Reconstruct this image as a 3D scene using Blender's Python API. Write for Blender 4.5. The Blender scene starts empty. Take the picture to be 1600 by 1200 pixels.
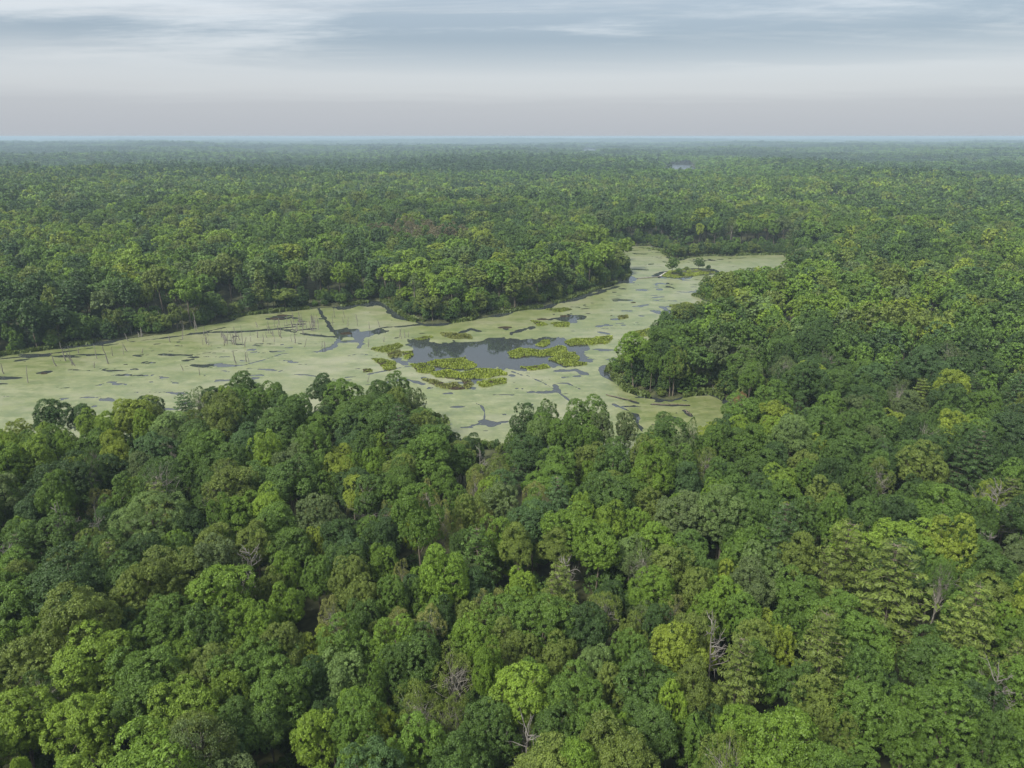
import bpy, math, random
import numpy as np
from mathutils import Vector

R_ = math.radians
scene = bpy.context.scene
col = scene.collection

# ---------------------------------------------------------------- camera
CAM_H, PITCH, FPX = 70.0, 19.2, 1111.0          # FPX: focal length in pixels of the 1600 px wide photograph
cam_d = bpy.data.cameras.new('camera')
cam = bpy.data.objects.new('camera', cam_d); col.objects.link(cam)
cam.location = (0, 0, CAM_H); cam.rotation_euler = (R_(90 - PITCH), 0, 0)
cam_d.sensor_width = 36; cam_d.lens = 36 * FPX / 1600
cam_d.clip_start = 0.5; cam_d.clip_end = 90000
scene.camera = cam

# ---------------------------------------------------------------- sky and sun
SUN_EL, SUN_AZ = 47.0, 222.0                    # azimuth clockwise from +Y (the view direction)
world = bpy.data.worlds.new('World'); scene.world = world; world.use_nodes = True
def build_sky():
    nt = world.node_tree; nt.nodes.clear(); N = nt.nodes.new; L = nt.links.new
    out = N('ShaderNodeOutputWorld'); bg = N('ShaderNodeBackground'); bg.inputs[1].default_value = 0.1
    L(bg.outputs[0], out.inputs[0])
    sky = N('ShaderNodeTexSky'); sky.sky_type = 'NISHITA'; sky.sun_disc = False
    sky.sun_elevation = R_(SUN_EL); sky.sun_rotation = R_(SUN_AZ)
    sky.air_density = 1.3; sky.dust_density = 3.0
    tc = N('ShaderNodeTexCoord'); sep = N('ShaderNodeSeparateXYZ'); L(tc.outputs['Generated'], sep.inputs[0])
    def math_(op, a, b=None, c=None):
        m = N('ShaderNodeMath'); m.operation = op
        for i, v in enumerate((a, b, c)):
            if v is None: continue
            if isinstance(v, (int, float)): m.inputs[i].default_value = v
            else: L(v, m.inputs[i])
        return m.outputs[0]
    z = math_('MAXIMUM', sep.outputs[2], 0.0)
    zz = math_('ADD', z, 0.035)
    u = math_('DIVIDE', sep.outputs[0], zz); v = math_('DIVIDE', sep.outputs[1], zz)
    cv = N('ShaderNodeCombineXYZ'); L(u, cv.inputs[0]); L(v, cv.inputs[1])
    def noise(scale, detail, rough, off, dist=0.0, stretch=(1, 1, 1)):
        mp = N('ShaderNodeMapping'); mp.inputs['Location'].default_value = off; mp.inputs['Scale'].default_value = stretch
        L(cv.outputs[0], mp.inputs[0])
        n = N('ShaderNodeTexNoise'); n.inputs['Scale'].default_value = scale; n.inputs['Detail'].default_value = detail
        n.inputs['Roughness'].default_value = rough; n.inputs['Distortion'].default_value = dist
        L(mp.outputs[0], n.inputs['Vector']); return n.outputs[0]
    def ramp(fac, stops, interp='EASE'):
        r = N('ShaderNodeValToRGB'); r.color_ramp.interpolation = interp
        e = r.color_ramp.elements
        while len(e) < len(stops): e.new(0.5)
        for el, (p, c) in zip(e, stops): el.position = p; el.color = (*c, 1) if len(c) == 3 else c
        L(fac, r.inputs[0]); return r.outputs[0]
    def mix(f, a, b):
        m = N('ShaderNodeMix'); m.data_type = 'RGBA'
        L(f, m.inputs[0]) if not isinstance(f, float) else setattr(m.inputs[0], 'default_value', f)
        for i, c in ((6, a), (7, b)):
            if isinstance(c, tuple): m.inputs[i].default_value = (*c, 1)
            else: L(c, m.inputs[i])
        return m.outputs[2]
    # an even bright stratus sheet whose colour runs from the hazy horizon to the lit sheet above
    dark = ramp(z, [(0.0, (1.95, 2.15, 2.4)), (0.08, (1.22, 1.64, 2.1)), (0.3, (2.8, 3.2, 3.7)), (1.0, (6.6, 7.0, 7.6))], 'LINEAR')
    n1 = noise(0.26, 8, 0.62, (5.2, 4.7, 0), 0.5, (0.8, 1.0, 1))
    n2 = noise(0.85, 6, 0.6, (7.1, 0.4, 0), 0.3, (0.45, 1.0, 1))
    zw = math_('ADD', z, math_('MULTIPLY', math_('SUBTRACT', n2, 0.5), 0.022))
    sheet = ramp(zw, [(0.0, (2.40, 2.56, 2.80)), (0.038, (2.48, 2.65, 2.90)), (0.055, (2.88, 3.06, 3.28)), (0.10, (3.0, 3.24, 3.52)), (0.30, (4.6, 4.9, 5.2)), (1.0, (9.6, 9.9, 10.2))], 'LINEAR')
    f1 = math_('ADD', math_('MULTIPLY', n1, 0.72), math_('MULTIPLY', n2, 0.28))
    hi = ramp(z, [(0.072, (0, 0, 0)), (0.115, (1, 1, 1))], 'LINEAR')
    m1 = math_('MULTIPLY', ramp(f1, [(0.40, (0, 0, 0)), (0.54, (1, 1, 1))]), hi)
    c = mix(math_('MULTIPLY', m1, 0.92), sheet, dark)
    lit = noise(0.6, 6, 0.6, (1.3, 8.8, 0), 0.4, (0.3, 1.0, 1))
    m2 = math_('MULTIPLY', math_('MULTIPLY', ramp(lit, [(0.5, (0, 0, 0)), (0.68, (1, 1, 1))]), hi), 0.5)
    c = mix(m2, c, (3.5, 3.6, 3.75))
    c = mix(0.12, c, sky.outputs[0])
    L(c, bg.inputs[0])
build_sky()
sun_d = bpy.data.lights.new('sun', 'SUN'); sun_d.energy = 4.1; sun_d.angle = R_(12); sun_d.color = (1.0, 0.95, 0.86)
sun = bpy.data.objects.new('sun', sun_d); col.objects.link(sun)
sd_ = Vector((math.sin(R_(SUN_AZ)) * math.cos(R_(SUN_EL)), math.cos(R_(SUN_AZ)) * math.cos(R_(SUN_EL)), math.sin(R_(SUN_EL))))
sun.rotation_euler = sd_.to_track_quat('Z', 'Y').to_euler(); sun.location = (0, -40, 160)
vs = scene.view_settings
vs.view_transform = 'Standard'; vs.look = 'None'; vs.gamma = 1.0; vs.use_curve_mapping = False; vs.exposure = 1.12
cy = scene.cycles
cy.use_denoising = True; cy.denoiser = 'OPENIMAGEDENOISE'; cy.denoising_input_passes = 'RGB_ALBEDO_NORMAL'; cy.denoising_prefilter = 'ACCURATE'; cy.max_bounces = 5; cy.diffuse_bounces = 2; cy.glossy_bounces = 2; cy.transmission_bounces = 3; cy.volume_bounces = 0; cy.transparent_max_bounces = 6

# ---------------------------------------------------------------- helpers
SP, CP = math.sin(R_(PITCH)), math.cos(R_(PITCH))
def at(px, py, z=0.0):
    """The place in the world, at height z, that the photograph shows at pixel px, py."""
    px = np.asarray(px, float); py = np.asarray(py, float)
    a = (px - 800) / FPX; b = (600 - py) / FPX
    dx, dy, dz = a, CP + b * SP, -SP + b * CP
    t = (z - CAM_H) / dz
    return dx * t, dy * t
def proj(x, y, z):
    X = x; Y = np.asarray(y); Z = np.asarray(z) - CAM_H
    depth = Y * CP - Z * SP; up = Y * SP + Z * CP
    return 800 + FPX * X / depth, 600 - FPX * up / depth, depth
def poly_at(pts, z=0.0):
    p = np.array(pts, float); x, y = at(p[:, 0], p[:, 1], z); return np.stack([x, y], 1)
def poly_sd(poly, x, y):
    """Signed distance to a closed polygon, positive inside."""
    shp = np.shape(x); x = np.ravel(x); y = np.ravel(y)
    d2 = np.full(x.shape, 1e18); ins = np.zeros(x.shape, bool); n = len(poly)
    for i in range(n):
        ax, ay = poly[i]; bx, by = poly[(i + 1) % n]
        ex, ey = bx - ax, by - ay
        t = np.clip(((x - ax) * ex + (y - ay) * ey) / (ex * ex + ey * ey + 1e-12), 0, 1)
        d2 = np.minimum(d2, (x - ax - ex * t) ** 2 + (y - ay - ey * t) ** 2)
        cr = ((ay > y) != (by > y)) & (x < (bx - ax) * (y - ay) / (by - ay + 1e-12) + ax)
        ins ^= cr
    d = np.sqrt(d2); return np.where(ins, d, -d).reshape(shp)
def line_d(pl, x, y):
    shp = np.shape(x); x = np.ravel(x); y = np.ravel(y); d2 = np.full(x.shape, 1e18)
    for i in range(len(pl) - 1):
        ax, ay = pl[i]; bx, by = pl[i + 1]; ex, ey = bx - ax, by - ay
        t = np.clip(((x - ax) * ex + (y - ay) * ey) / (ex * ex + ey * ey + 1e-12), 0, 1)
        d2 = np.minimum(d2, (x - ax - ex * t) ** 2 + (y - ay - ey * t) ** 2)
    return np.sqrt(d2).reshape(shp)
def vnoise(x, y, seed=0):
    xi = np.floor(x).astype(np.int64); yi = np.floor(y).astype(np.int64)
    fx = x - xi; fy = y - yi; fx = fx * fx * (3 - 2 * fx); fy = fy * fy * (3 - 2 * fy)
    def h(a, b):
        v = (a * 374761393 + b * 668265263 + seed * 144665) & 0xffffffff
        v = ((v ^ (v >> 13)) * 1274126177) & 0xffffffff
        return ((v ^ (v >> 16)) & 0xffff) / 65535.0
    return (h(xi, yi) * (1 - fx) + h(xi + 1, yi) * fx) * (1 - fy) + (h(xi, yi + 1) * (1 - fx) + h(xi + 1, yi + 1) * fx) * fy
def fbm(x, y, octaves=4, seed=0):
    s = 0; a = 0.5; tot = 0
    for o in range(octaves):
        s = s + a * vnoise(x * 2 ** o + 17.3 * o, y * 2 ** o - 9.1 * o, seed + o); tot += a; a *= 0.5
    return s / tot
def sstep(a, b, x): t = np.clip((x - a) / (b - a), 0, 1); return t * t * (3 - 2 * t)

def mesh_np(name, verts, faces, mats=(), shade=None, mat_idx=None, smooth=False):
    """verts (n,3), faces (m,k) array or list of arrays of equal-sided faces."""
    me = bpy.data.meshes.new(name)
    if not isinstance(faces, list): faces = [faces]
    faces = [np.asarray(f, np.int32) for f in faces if len(f)]
    tot = np.concatenate([np.full(len(f), f.shape[1], np.int32) for f in faces])
    idx = np.concatenate([f.ravel() for f in faces])
    verts = np.asarray(verts, np.float32)
    me.vertices.add(len(verts)); me.vertices.foreach_set('co', verts.ravel())
    me.loops.add(len(idx)); me.loops.foreach_set('vertex_index', idx)
    me.polygons.add(len(tot)); me.polygons.foreach_set('loop_start', np.concatenate([[0], np.cumsum(tot)[:-1]]).astype(np.int32))
    me.polygons.foreach_set('loop_total', tot)
    for m in mats: me.materials.append(m)
    if mat_idx is not None: me.polygons.foreach_set('material_index', np.asarray(mat_idx, np.int32))
    if smooth: me.polygons.foreach_set('use_smooth', np.ones(len(tot), bool))
    if shade is not None:
        at_ = me.attributes.new('shade', 'FLOAT', 'FACE'); at_.data.foreach_set('value', np.asarray(shade, np.float32))
    me.update(calc_edges=True)
    return me
def obj(name, me, parent=None):
    o = bpy.data.objects.new(name, me); col.objects.link(o)
    if parent is not None: o.parent = parent
    return o
def tag(o, label=None, cat=None, group=None, kind=None):
    if label: o['label'] = label
    if cat: o['category'] = cat
    if group: o['group'] = group
    if kind: o['kind'] = kind
    return o
def unit(v): return v / (np.linalg.norm(v, axis=-1, keepdims=True) + 1e-9)
def leaf_quads(P, Nn, s, asp, rng):
    """Pointed leaf-spray faces: P centres, Nn normals, s half length, asp width to length."""
    u = unit(np.cross(Nn, rng.normal(size=P.shape))); v = np.cross(Nn, u)
    s = np.asarray(s)[:, None]; w = s * np.asarray(asp).reshape(-1, 1) if np.ndim(asp) else s * asp
    q = np.stack([P + u * s, P + v * w + Nn * s * 0.12, P - u * s * 0.9, P - v * w], 1)
    return q.reshape(-1, 3), np.arange(len(P) * 4).reshape(-1, 4)
def tube(path, rad, sides=6):
    path = np.asarray(path, float); n = len(path); rad = np.broadcast_to(rad, (n,))
    t = unit(np.gradient(path, axis=0)); ref = np.where(np.abs(t[:, 2:3]) > 0.9, np.array([[1., 0, 0]]), np.array([[0, 0, 1.]]))
    a = unit(np.cross(t, ref)); b = np.cross(t, a)
    ang = np.linspace(0, 2 * np.pi, sides, endpoint=False)
    ring = path[:, None] + rad[:, None, None] * (np.cos(ang)[None, :, None] * a[:, None] + np.sin(ang)[None, :, None] * b[:, None])
    V = ring.reshape(-1, 3); F = []
    for i in range(n - 1):
        for k in range(sides):
            k2 = (k + 1) % sides; F.append((i * sides + k, i * sides + k2, (i + 1) * sides + k2, (i + 1) * sides + k))
    return V, np.array(F)
def merge(parts):
    V = []; F = []; o = 0
    for v, f in parts: V.append(v); F.append(np.asarray(f) + o); o += len(v)
    return np.concatenate(V), np.concatenate(F)

# ---------------------------------------------------------------- materials
def new_mat(name):
    m = bpy.data.materials.new(name); m.use_nodes = True; nt = m.node_tree; nt.nodes.clear()
    return m, nt, nt.nodes.new, nt.links.new
def leaf_material(name='foliage'):
    m, nt, N, L = new_mat(name)
    out = N('ShaderNodeOutputMaterial')
    tint = N('ShaderNodeAttribute'); tint.attribute_type = 'INSTANCER'; tint.attribute_name = 'tint'
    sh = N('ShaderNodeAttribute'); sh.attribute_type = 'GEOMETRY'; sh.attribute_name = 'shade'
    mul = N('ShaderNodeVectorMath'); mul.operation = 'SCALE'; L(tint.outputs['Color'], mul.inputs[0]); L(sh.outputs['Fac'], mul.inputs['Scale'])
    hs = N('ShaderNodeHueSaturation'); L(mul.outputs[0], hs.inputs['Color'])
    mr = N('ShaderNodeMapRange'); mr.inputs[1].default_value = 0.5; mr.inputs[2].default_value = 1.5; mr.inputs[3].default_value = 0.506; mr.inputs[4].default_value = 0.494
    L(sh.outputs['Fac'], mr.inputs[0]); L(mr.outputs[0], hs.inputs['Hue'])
    d = N('ShaderNodeBsdfPrincipled'); d.inputs['Roughness'].default_value = 0.55; d.inputs['Specular IOR Level'].default_value = 0.25
    L(hs.outputs[0], d.inputs['Base Color'])
    t = N('ShaderNodeBsdfTranslucent'); g = N('ShaderNodeVectorMath'); g.operation = 'MULTIPLY'; g.inputs[1].default_value = (1.25, 1.15, 0.6)
    L(hs.outputs[0], g.inputs[0]); L(g.outputs[0], t.inputs['Color'])
    mx = N('ShaderNodeMixShader'); mx.inputs[0].default_value = 0.34; L(d.outputs[0], mx.inputs[1]); L(t.outputs[0], mx.inputs[2]); L(mx.outputs[0], out.inputs[0])
    return m
def simple_mat(name, c1, c2, scale=3.0, rough=0.9, stretch=(1, 1, 1), bump=0.0, detail=5, spec=0.2):
    m, nt, N, L = new_mat(name)
    out = N('ShaderNodeOutputMaterial'); b = N('ShaderNodeBsdfPrincipled'); L(b.outputs[0], out.inputs[0])
    b.inputs['Roughness'].default_value = rough; b.inputs['Specular IOR Level'].default_value = spec
    g = N('ShaderNodeNewGeometry'); mp = N('ShaderNodeMapping'); mp.inputs['Scale'].default_value = stretch; L(g.outputs['Position'], mp.inputs[0])
    n = N('ShaderNodeTexNoise'); n.inputs['Scale'].default_value = scale; n.inputs['Detail'].default_value = detail; L(mp.outputs[0], n.inputs['Vector'])
    r = N('ShaderNodeValToRGB'); r.color_ramp.elements[0].position = 0.35; r.color_ramp.elements[1].position = 0.65
    r.color_ramp.elements[0].color = (*c1, 1); r.color_ramp.elements[1].color = (*c2, 1)
    L(n.outputs[0], r.inputs[0]); L(r.outputs[0], b.inputs['Base Color'])
    if bump:
        bp = N('ShaderNodeBump'); bp.inputs['Strength'].default_value = bump; L(n.outputs[0], bp.inputs['Height']); L(bp.outputs[0], b.inputs['Normal'])
    return m
def water_material(name='pond_water', rough=0.04):
    m, nt, N, L = new_mat(name)
    out = N('ShaderNodeOutputMaterial'); b = N('ShaderNodeBsdfPrincipled'); L(b.outputs[0], out.inputs[0])
    b.inputs['Base Color'].default_value = (0.020, 0.024, 0.025, 1); b.inputs['Roughness'].default_value = rough; b.inputs['IOR'].default_value = 1.333
    g = N('ShaderNodeNewGeometry'); n = N('ShaderNodeTexNoise'); n.inputs['Scale'].default_value = 0.8; n.inputs['Detail'].default_value = 3
    L(g.outputs['Position'], n.inputs['Vector']); bp = N('ShaderNodeBump'); bp.inputs['Strength'].default_value = 0.02; bp.inputs['Distance'].default_value = 0.1
    L(n.outputs[0], bp.inputs['Height']); L(bp.outputs[0], b.inputs['Normal'])
    return m
def duckweed_material():
    m, nt, N, L = new_mat('duckweed')
    out = N('ShaderNodeOutputMaterial'); b = N('ShaderNodeBsdfPrincipled'); L(b.outputs[0], out.inputs[0])
    b.inputs['Roughness'].default_value = 0.38; b.inputs['Specular IOR Level'].default_value = 0.5
    g = N('ShaderNodeNewGeometry')
    def noise(scale, det, stretch=(1, 1, 1), rough=0.55):
        mp = N('ShaderNodeMapping'); mp.inputs['Scale'].default_value = stretch; L(g.outputs['Position'], mp.inputs[0])
        n = N('ShaderNodeTexNoise'); n.inputs['Scale'].default_value = scale; n.inputs['Detail'].default_value = det; n.inputs['Roughness'].default_value = rough
        L(mp.outputs[0], n.inputs['Vector']); return n.outputs[0]
    def ramp(f, p0, c0, p1, c1):
        r = N('ShaderNodeValToRGB'); e = r.color_ramp.elements; e[0].position = p0; e[1].position = p1; e[0].color = (*c0, 1); e[1].color = (*c1, 1); L(f, r.inputs[0]); return r.outputs[0]
    def mix(f, a, c, k=1.0, mode='MIX'):
        x = N('ShaderNodeMix'); x.data_type = 'RGBA'; x.blend_type = mode
        if k != 1.0:
            q = N('ShaderNodeMath'); q.operation = 'MULTIPLY'; q.inputs[1].default_value = k; L(f, q.inputs[0]); f = q.outputs[0]
        L(f, x.inputs[0]); L(a, x.inputs[6])
        if isinstance(c, tuple): x.inputs[7].default_value = (*c, 1)
        else: L(c, x.inputs[7])
        return x.outputs[2]
    c = ramp(noise(0.012, 4, (1, 0.7, 1)), 0.36, (0.120, 0.138, 0.056), 0.62, (0.152, 0.162, 0.092))
    c = mix(ramp(noise(0.07, 5, (0.6, 1, 1)), 0.45, (0, 0, 0), 0.75, (1, 1, 1)), c, (0.116, 0.142, 0.042), 0.8)
    c = mix(ramp(noise(0.05, 6, (0.35, 1, 1), 0.65), 0.60, (0, 0, 0), 0.74, (1, 1, 1)), c, (0.115, 0.120, 0.098), 0.75)
    c = mix(ramp(noise(1.3, 6, (0.7, 1, 1), 0.7), 0.38, (1, 1, 1), 0.54, (0, 0, 0)), c, (0.078, 0.088, 0.036), 0.65)
    c = mix(ramp(noise(0.35, 6, (0.3, 1, 1), 0.7), 0.56, (0, 0, 0), 0.70, (1, 1, 1)), c, (0.075, 0.078, 0.045), 0.6)
    c = mix(ramp(noise(0.10, 5, (0.14, 1, 1), 0.6), 0.50, (0, 0, 0), 0.66, (1, 1, 1)), c, (0.176, 0.182, 0.112), 0.6)
    c = mix(ramp(noise(0.24, 6, (0.55, 1, 1), 0.7), 0.43, (0, 0, 0), 0.60, (1, 1, 1)), c, (0.070, 0.094, 0.030), 0.85)
    c = mix(ramp(noise(0.045, 6, (0.6, 1, 1), 0.68), 0.50, (0, 0, 0), 0.62, (1, 1, 1)), c, (0.170, 0.168, 0.120), 0.6)
    c = mix(ramp(noise(0.55, 5, (0.5, 1, 1), 0.7), 0.56, (0, 0, 0), 0.66, (1, 1, 1)), c, (0.20, 0.21, 0.12), 0.55)
    sc = N('ShaderNodeVectorMath'); sc.operation = 'MULTIPLY'; sc.inputs[1].default_value = (0.85, 0.86, 0.74); L(c, sc.inputs[0]); L(sc.outputs[0], b.inputs['Base Color'])
    bp = N('ShaderNodeBump'); bp.inputs['Strength'].default_value = 0.3; bp.inputs['Distance'].default_value = 0.05; L(noise(4.0, 4), bp.inputs['Height']); L(bp.outputs[0], b.inputs['Normal'])
    return m
M = dict(
    leaf=leaf_material(),
    bark=simple_mat('bark_brown', (0.045, 0.038, 0.028), (0.11, 0.095, 0.072), 2.0, stretch=(4, 4, 0.6), bump=0.3),
    pale_bark=simple_mat('bark_pale', (0.12, 0.112, 0.096), (0.24, 0.225, 0.195), 2.0, stretch=(3, 3, 1.5), bump=0.2),
    dead_wood=simple_mat('dead_wood', (0.075, 0.070, 0.063), (0.165, 0.155, 0.138), 3.0, stretch=(4, 4, 0.5), bump=0.2),
    ground=simple_mat('forest_floor', (0.018, 0.022, 0.010), (0.05, 0.055, 0.022), 0.5, bump=0.4),
    peat=simple_mat('wet_peat', (0.012, 0.010, 0.007), (0.035, 0.028, 0.018), 1.5, rough=0.95, bump=0.5, spec=0.02),
    rock=simple_mat('bare_rock', (0.25, 0.24, 0.21), (0.42, 0.40, 0.36), 0.3, bump=0.4),
    water=water_material(), lake=water_material('rippled_lake', 0.25), weed=duckweed_material())

# ---------------------------------------------------------------- the lie of the land
MARSH = poly_at([(-260, 640), (-100, 585), (0, 556), (60, 548), (130, 538), (200, 528), (250, 523), (330, 507), (380, 493), (450, 485), (520, 480), (560, 475),
    (585, 470), (603, 473), (622, 487), (642, 501), (668, 507), (705, 504), (745, 499), (790, 488), (850, 479), (900, 463), (940, 449), (972, 438), (984, 428), (978, 418),
    (968, 405), (965, 390), (975, 384), (1013, 383), (1030, 390), (1042, 400), (1056, 406), (1078, 402), (1110, 400), (1142, 400), (1188, 398), (1225, 398), (1245, 410),
    (1235, 440), (1200, 452), (1150, 452), (1118, 452), (1095, 456), (1085, 462), (1112, 470), (1118, 480), (1112, 496), (1095, 500), (1060, 506), (1040, 513), (1012, 522),
    (1030, 534), (1022, 546), (990, 562), (955, 575), (950, 583), (967, 597), (981, 611), (1013, 620), (1048, 626), (1072, 618), (1107, 614), (1128, 620), (1152, 640),
    (1155, 668), (1125, 700), (1070, 720), (1000, 728), (930, 725), (850, 715), (790, 703), (760, 698), (715, 692), (690, 675), (665, 668), (600, 672), (500, 674),
    (400, 678), (300, 690), (200, 704), (100, 724), (0, 748), (-150, 800), (-300, 870), (-420, 760)])
ISLET = poly_at([(1034, 432), (1042, 425), (1060, 423), (1086, 420), (1108, 422), (1124, 427), (1095, 429), (1064, 434)])
POINT_TIP = poly_at([(935, 565), (1030, 535), (1028, 572), (1012, 600), (985, 628), (940, 605)])
TIP = poly_at([(1005, 386), (1040, 386), (1110, 392), (1110, 402), (1056, 409), (1030, 394)])
LAKES = [poly_at([(1048, 257), (1078, 257), (1088, 264), (1092, 272), (1084, 284), (1044, 284), (1034, 272), (1038, 264)]),
         poly_at([(914, 233), (928, 233), (934, 238), (932, 246), (912, 246), (908, 238)])]
CLEAR = [poly_at([(1005, 346), (1100, 342), (1112, 352), (1090, 361), (1010, 362)]), poly_at([(1290, 323), (1335, 322), (1342, 336), (1285, 337)]),
         poly_at([(1550, 333), (1580, 333), (1584, 344), (1548, 344)]), poly_at([(1085, 392), (1235, 388), (1240, 398), (1080, 401)])]
def sd_wet(x, y): return np.minimum(poly_sd(MARSH, x, y), -poly_sd(ISLET, x, y))
def terrain(x, y, sd=None):
    if sd is None: sd = sd_wet(x, y)
    r = np.hypot(x, y)
    h = np.where(sd > 0, -np.minimum(sd * 0.35, 1.0), np.minimum(-sd * 0.22, 0.9) + np.clip(-sd - 4, 0, 60) * 0.018)
    hill = fbm(x / 420 + 3.1, y / 420 + 7.7, 3, 5) - 0.5
    h = h + sstep(15, 420, -sd) * hill * 38
    big = fbm(x / 2600 + 1.2, y / 2600 + 4.4, 3, 9) - 0.45
    h = h + sstep(900, 7000, r) * big * 78
    for lk in LAKES:
        s = poly_sd(lk, x, y); h = np.where(s > -90, np.where(s > 0, -2.0, h * sstep(0, 90, -s)), h)
    return h

def build_ground():
    th = np.radians(np.concatenate([np.linspace(-180, -52, 40)[:-1], np.linspace(-52, 52, 340), np.linspace(52, 180, 40)[1:-1]]))
    rr = np.concatenate([np.geomspace(3, 110, 40)[:-1], np.geomspace(110, 560, 210)[:-1], np.geomspace(560, 26000, 120)])
    T, Rr = np.meshgrid(th, rr); X = Rr * np.sin(T); Y = Rr * np.cos(T); Z = terrain(X, Y)
    nt_, nr = len(th), len(rr); V = np.stack([X, Y, Z], -1).reshape(-1, 3)
    i, j = np.meshgrid(np.arange(nr - 1), np.arange(nt_), indexing='ij'); j2 = (j + 1) % nt_
    F = np.stack([i * nt_ + j, (i + 1) * nt_ + j, (i + 1) * nt_ + j2, i * nt_ + j2], -1).reshape(-1, 4)
    V = np.concatenate([V, [[0, 0, V[0, 2]]]]); c = len(V) - 1; k = np.arange(nt_)
    F2 = np.stack([np.full(nt_, c), k, (k + 1) % nt_], 1)
    o = obj('ground', mesh_np('ground', V, [F, F2], [M['ground']], smooth=True)); tag(o, 'dark forest floor and marsh bed reaching to the horizon', 'ground', kind='structure')
build_ground()

def flat_poly(name, poly, z, mat):
    import bmesh
    bm = bmesh.new(); bm.faces.new([bm.verts.new((p[0], p[1], z)) for p in poly]); bmesh.ops.triangulate(bm, faces=bm.faces)
    for f in bm.faces:
        if f.normal.z < 0: f.normal_flip()
    me = bpy.data.meshes.new(name); bm.to_mesh(me); bm.free(); me.materials.append(mat)
    return tag(obj(name, me), kind='structure')
x0, y0 = MARSH.min(0) - 8; x1, y1 = MARSH.max(0) + 8
tag(flat_poly('marsh_water', [(x0, y0), (x1, y0), (x1, y1), (x0, y1)], 0.0, M['water']), 'dark still water of the marsh between the floating weed', 'water')
for lk, lab in zip(LAKES, ('small pale lake glinting in the distant forest beyond the marsh', 'farthest thin glint of a lake close below the horizon')): tag(flat_poly('lake_water', lk, 0.4, M['lake']), lab, 'lake')

# ---------------------------------------------------------------- floating duckweed with leads of open water
POOLS = [poly_at(p) for p in (
    [(630, 539), (648, 533), (668, 530), (690, 533), (720, 537), (745, 531), (775, 529), (800, 531), (830, 529), (862, 527), (895, 530), (922, 534), (924, 545), (920, 556), (920, 566), (905, 571), (880, 574),
     (850, 574), (830, 577), (800, 577), (760, 576), (742, 578), (706, 582), (684, 579), (655, 570), (640, 567), (634, 556), (642, 548)],
    [(512, 519), (530, 514), (546, 512), (570, 516), (600, 514), (598, 521), (580, 527), (556, 528), (530, 528)],
    [(848, 500), (875, 494), (895, 491), (918, 494), (908, 502), (888, 505), (868, 501)],
    [(774, 509), (792, 512), (800, 517), (818, 512), (841, 510), (830, 516), (816, 520), (798, 521), (786, 515)],
    [(975, 436), (992, 432), (996, 438), (985, 442)],
    [(560, 470), (586, 464), (604, 472), (596, 476), (575, 479)], [(515, 480), (545, 475), (575, 474), (560, 480), (535, 486)])]
LEADS = [(poly_at(p), w) for p, w in (
    ([(496, 480), (502, 490), (511, 503), (520, 516)], 0.8), ([(300, 522), (340, 519), (372, 519), (425, 515), (447, 512), (470, 510)], 0.9), ([(440, 515), (470, 521), (510, 526), (540, 526)], 0.8),
    ([(598, 512), (630, 510), (668, 506), (690, 508)], 0.8), ([(300, 570), (380, 571), (410, 563), (440, 553), (500, 549), (520, 546)], 0.30), ([(505, 548), (522, 540), (532, 530)], 1.2), ([(560, 528), (565, 538), (560, 544)], 1.5), ([(530, 534), (560, 534)], 1.6), ([(545, 556), (560, 553), (590, 556)], 0.5),
    ([(0, 561), (60, 555), (130, 546), (190, 536), (250, 529), (310, 521), (350, 512)], 0.6), ([(737, 627), (752, 634), (758, 645), (756, 656), (746, 663), (734, 667)], 0.28), ([(756, 656), (775, 661), (792, 659)], 0.35), ([(754, 659), (768, 664)], 0.9),
    ([(824, 587), (850, 599), (869, 610), (891, 627)], 0.28), ([(861, 599), (887, 599), (906, 608)], 0.26), ([(866, 602), (872, 612)], 0.7), ([(947, 617), (970, 623), (996, 630)], 0.32), ([(959, 632), (980, 641), (994, 650)], 0.32), ([(993, 648), (996, 662), (1004, 676)], 0.6),
    ([(1018, 632), (1050, 634), (1078, 634)], 0.4), ([(1070, 642), (1080, 650)], 0.6), ([(1038, 653), (1050, 653)], 0.7), ([(420, 498), (445, 498)], 1.8), ([(430, 495), (455, 493)], 1.0), ([(720, 520), (735, 514), (750, 518)], 1.0),
    ([(930, 455), (950, 452), (965, 448)], 1.3), ([(905, 466), (930, 460), (945, 455)], 0.9), ([(960, 470), (985, 469)], 0.9), ([(1020, 465), (1035, 464)], 1.1), ([(1000, 478), (1012, 476)], 1.0), ([(1035, 480), (1048, 488)], 1.3), ([(1022, 486), (1040, 492)], 1.2),
    ([(935, 510), (948, 508)], 1.0), ([(937, 519), (948, 521)], 1.0), ([(990, 421), (1010, 422)], 1.2), ([(1010, 414), (1022, 412)], 1.0), ([(990, 396), (1010, 397)], 0.9), ([(1110, 407), (1140, 404), (1165, 403)], 0.9),
    ([(455, 585), (480, 586), (500, 589)], 0.35), ([(520, 592), (560, 588), (600, 580), (625, 575)], 0.45), ([(590, 600), (630, 592), (660, 600)], 0.8), ([(870, 580), (900, 578), (915, 584)], 0.9), ([(880, 590), (905, 588)], 0.4), ([(800, 581), (815, 586)], 0.5),
    ([(660, 590), (690, 600), (715, 605), (740, 606)], 0.9), ([(615, 560), (635, 570)], 0.9), ([(110, 500 + 83), (120, 583)], 0.3), ([(60, 583), (75, 581)], 1.0), ([(25, 564), (40, 562)], 0.7))]
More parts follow.
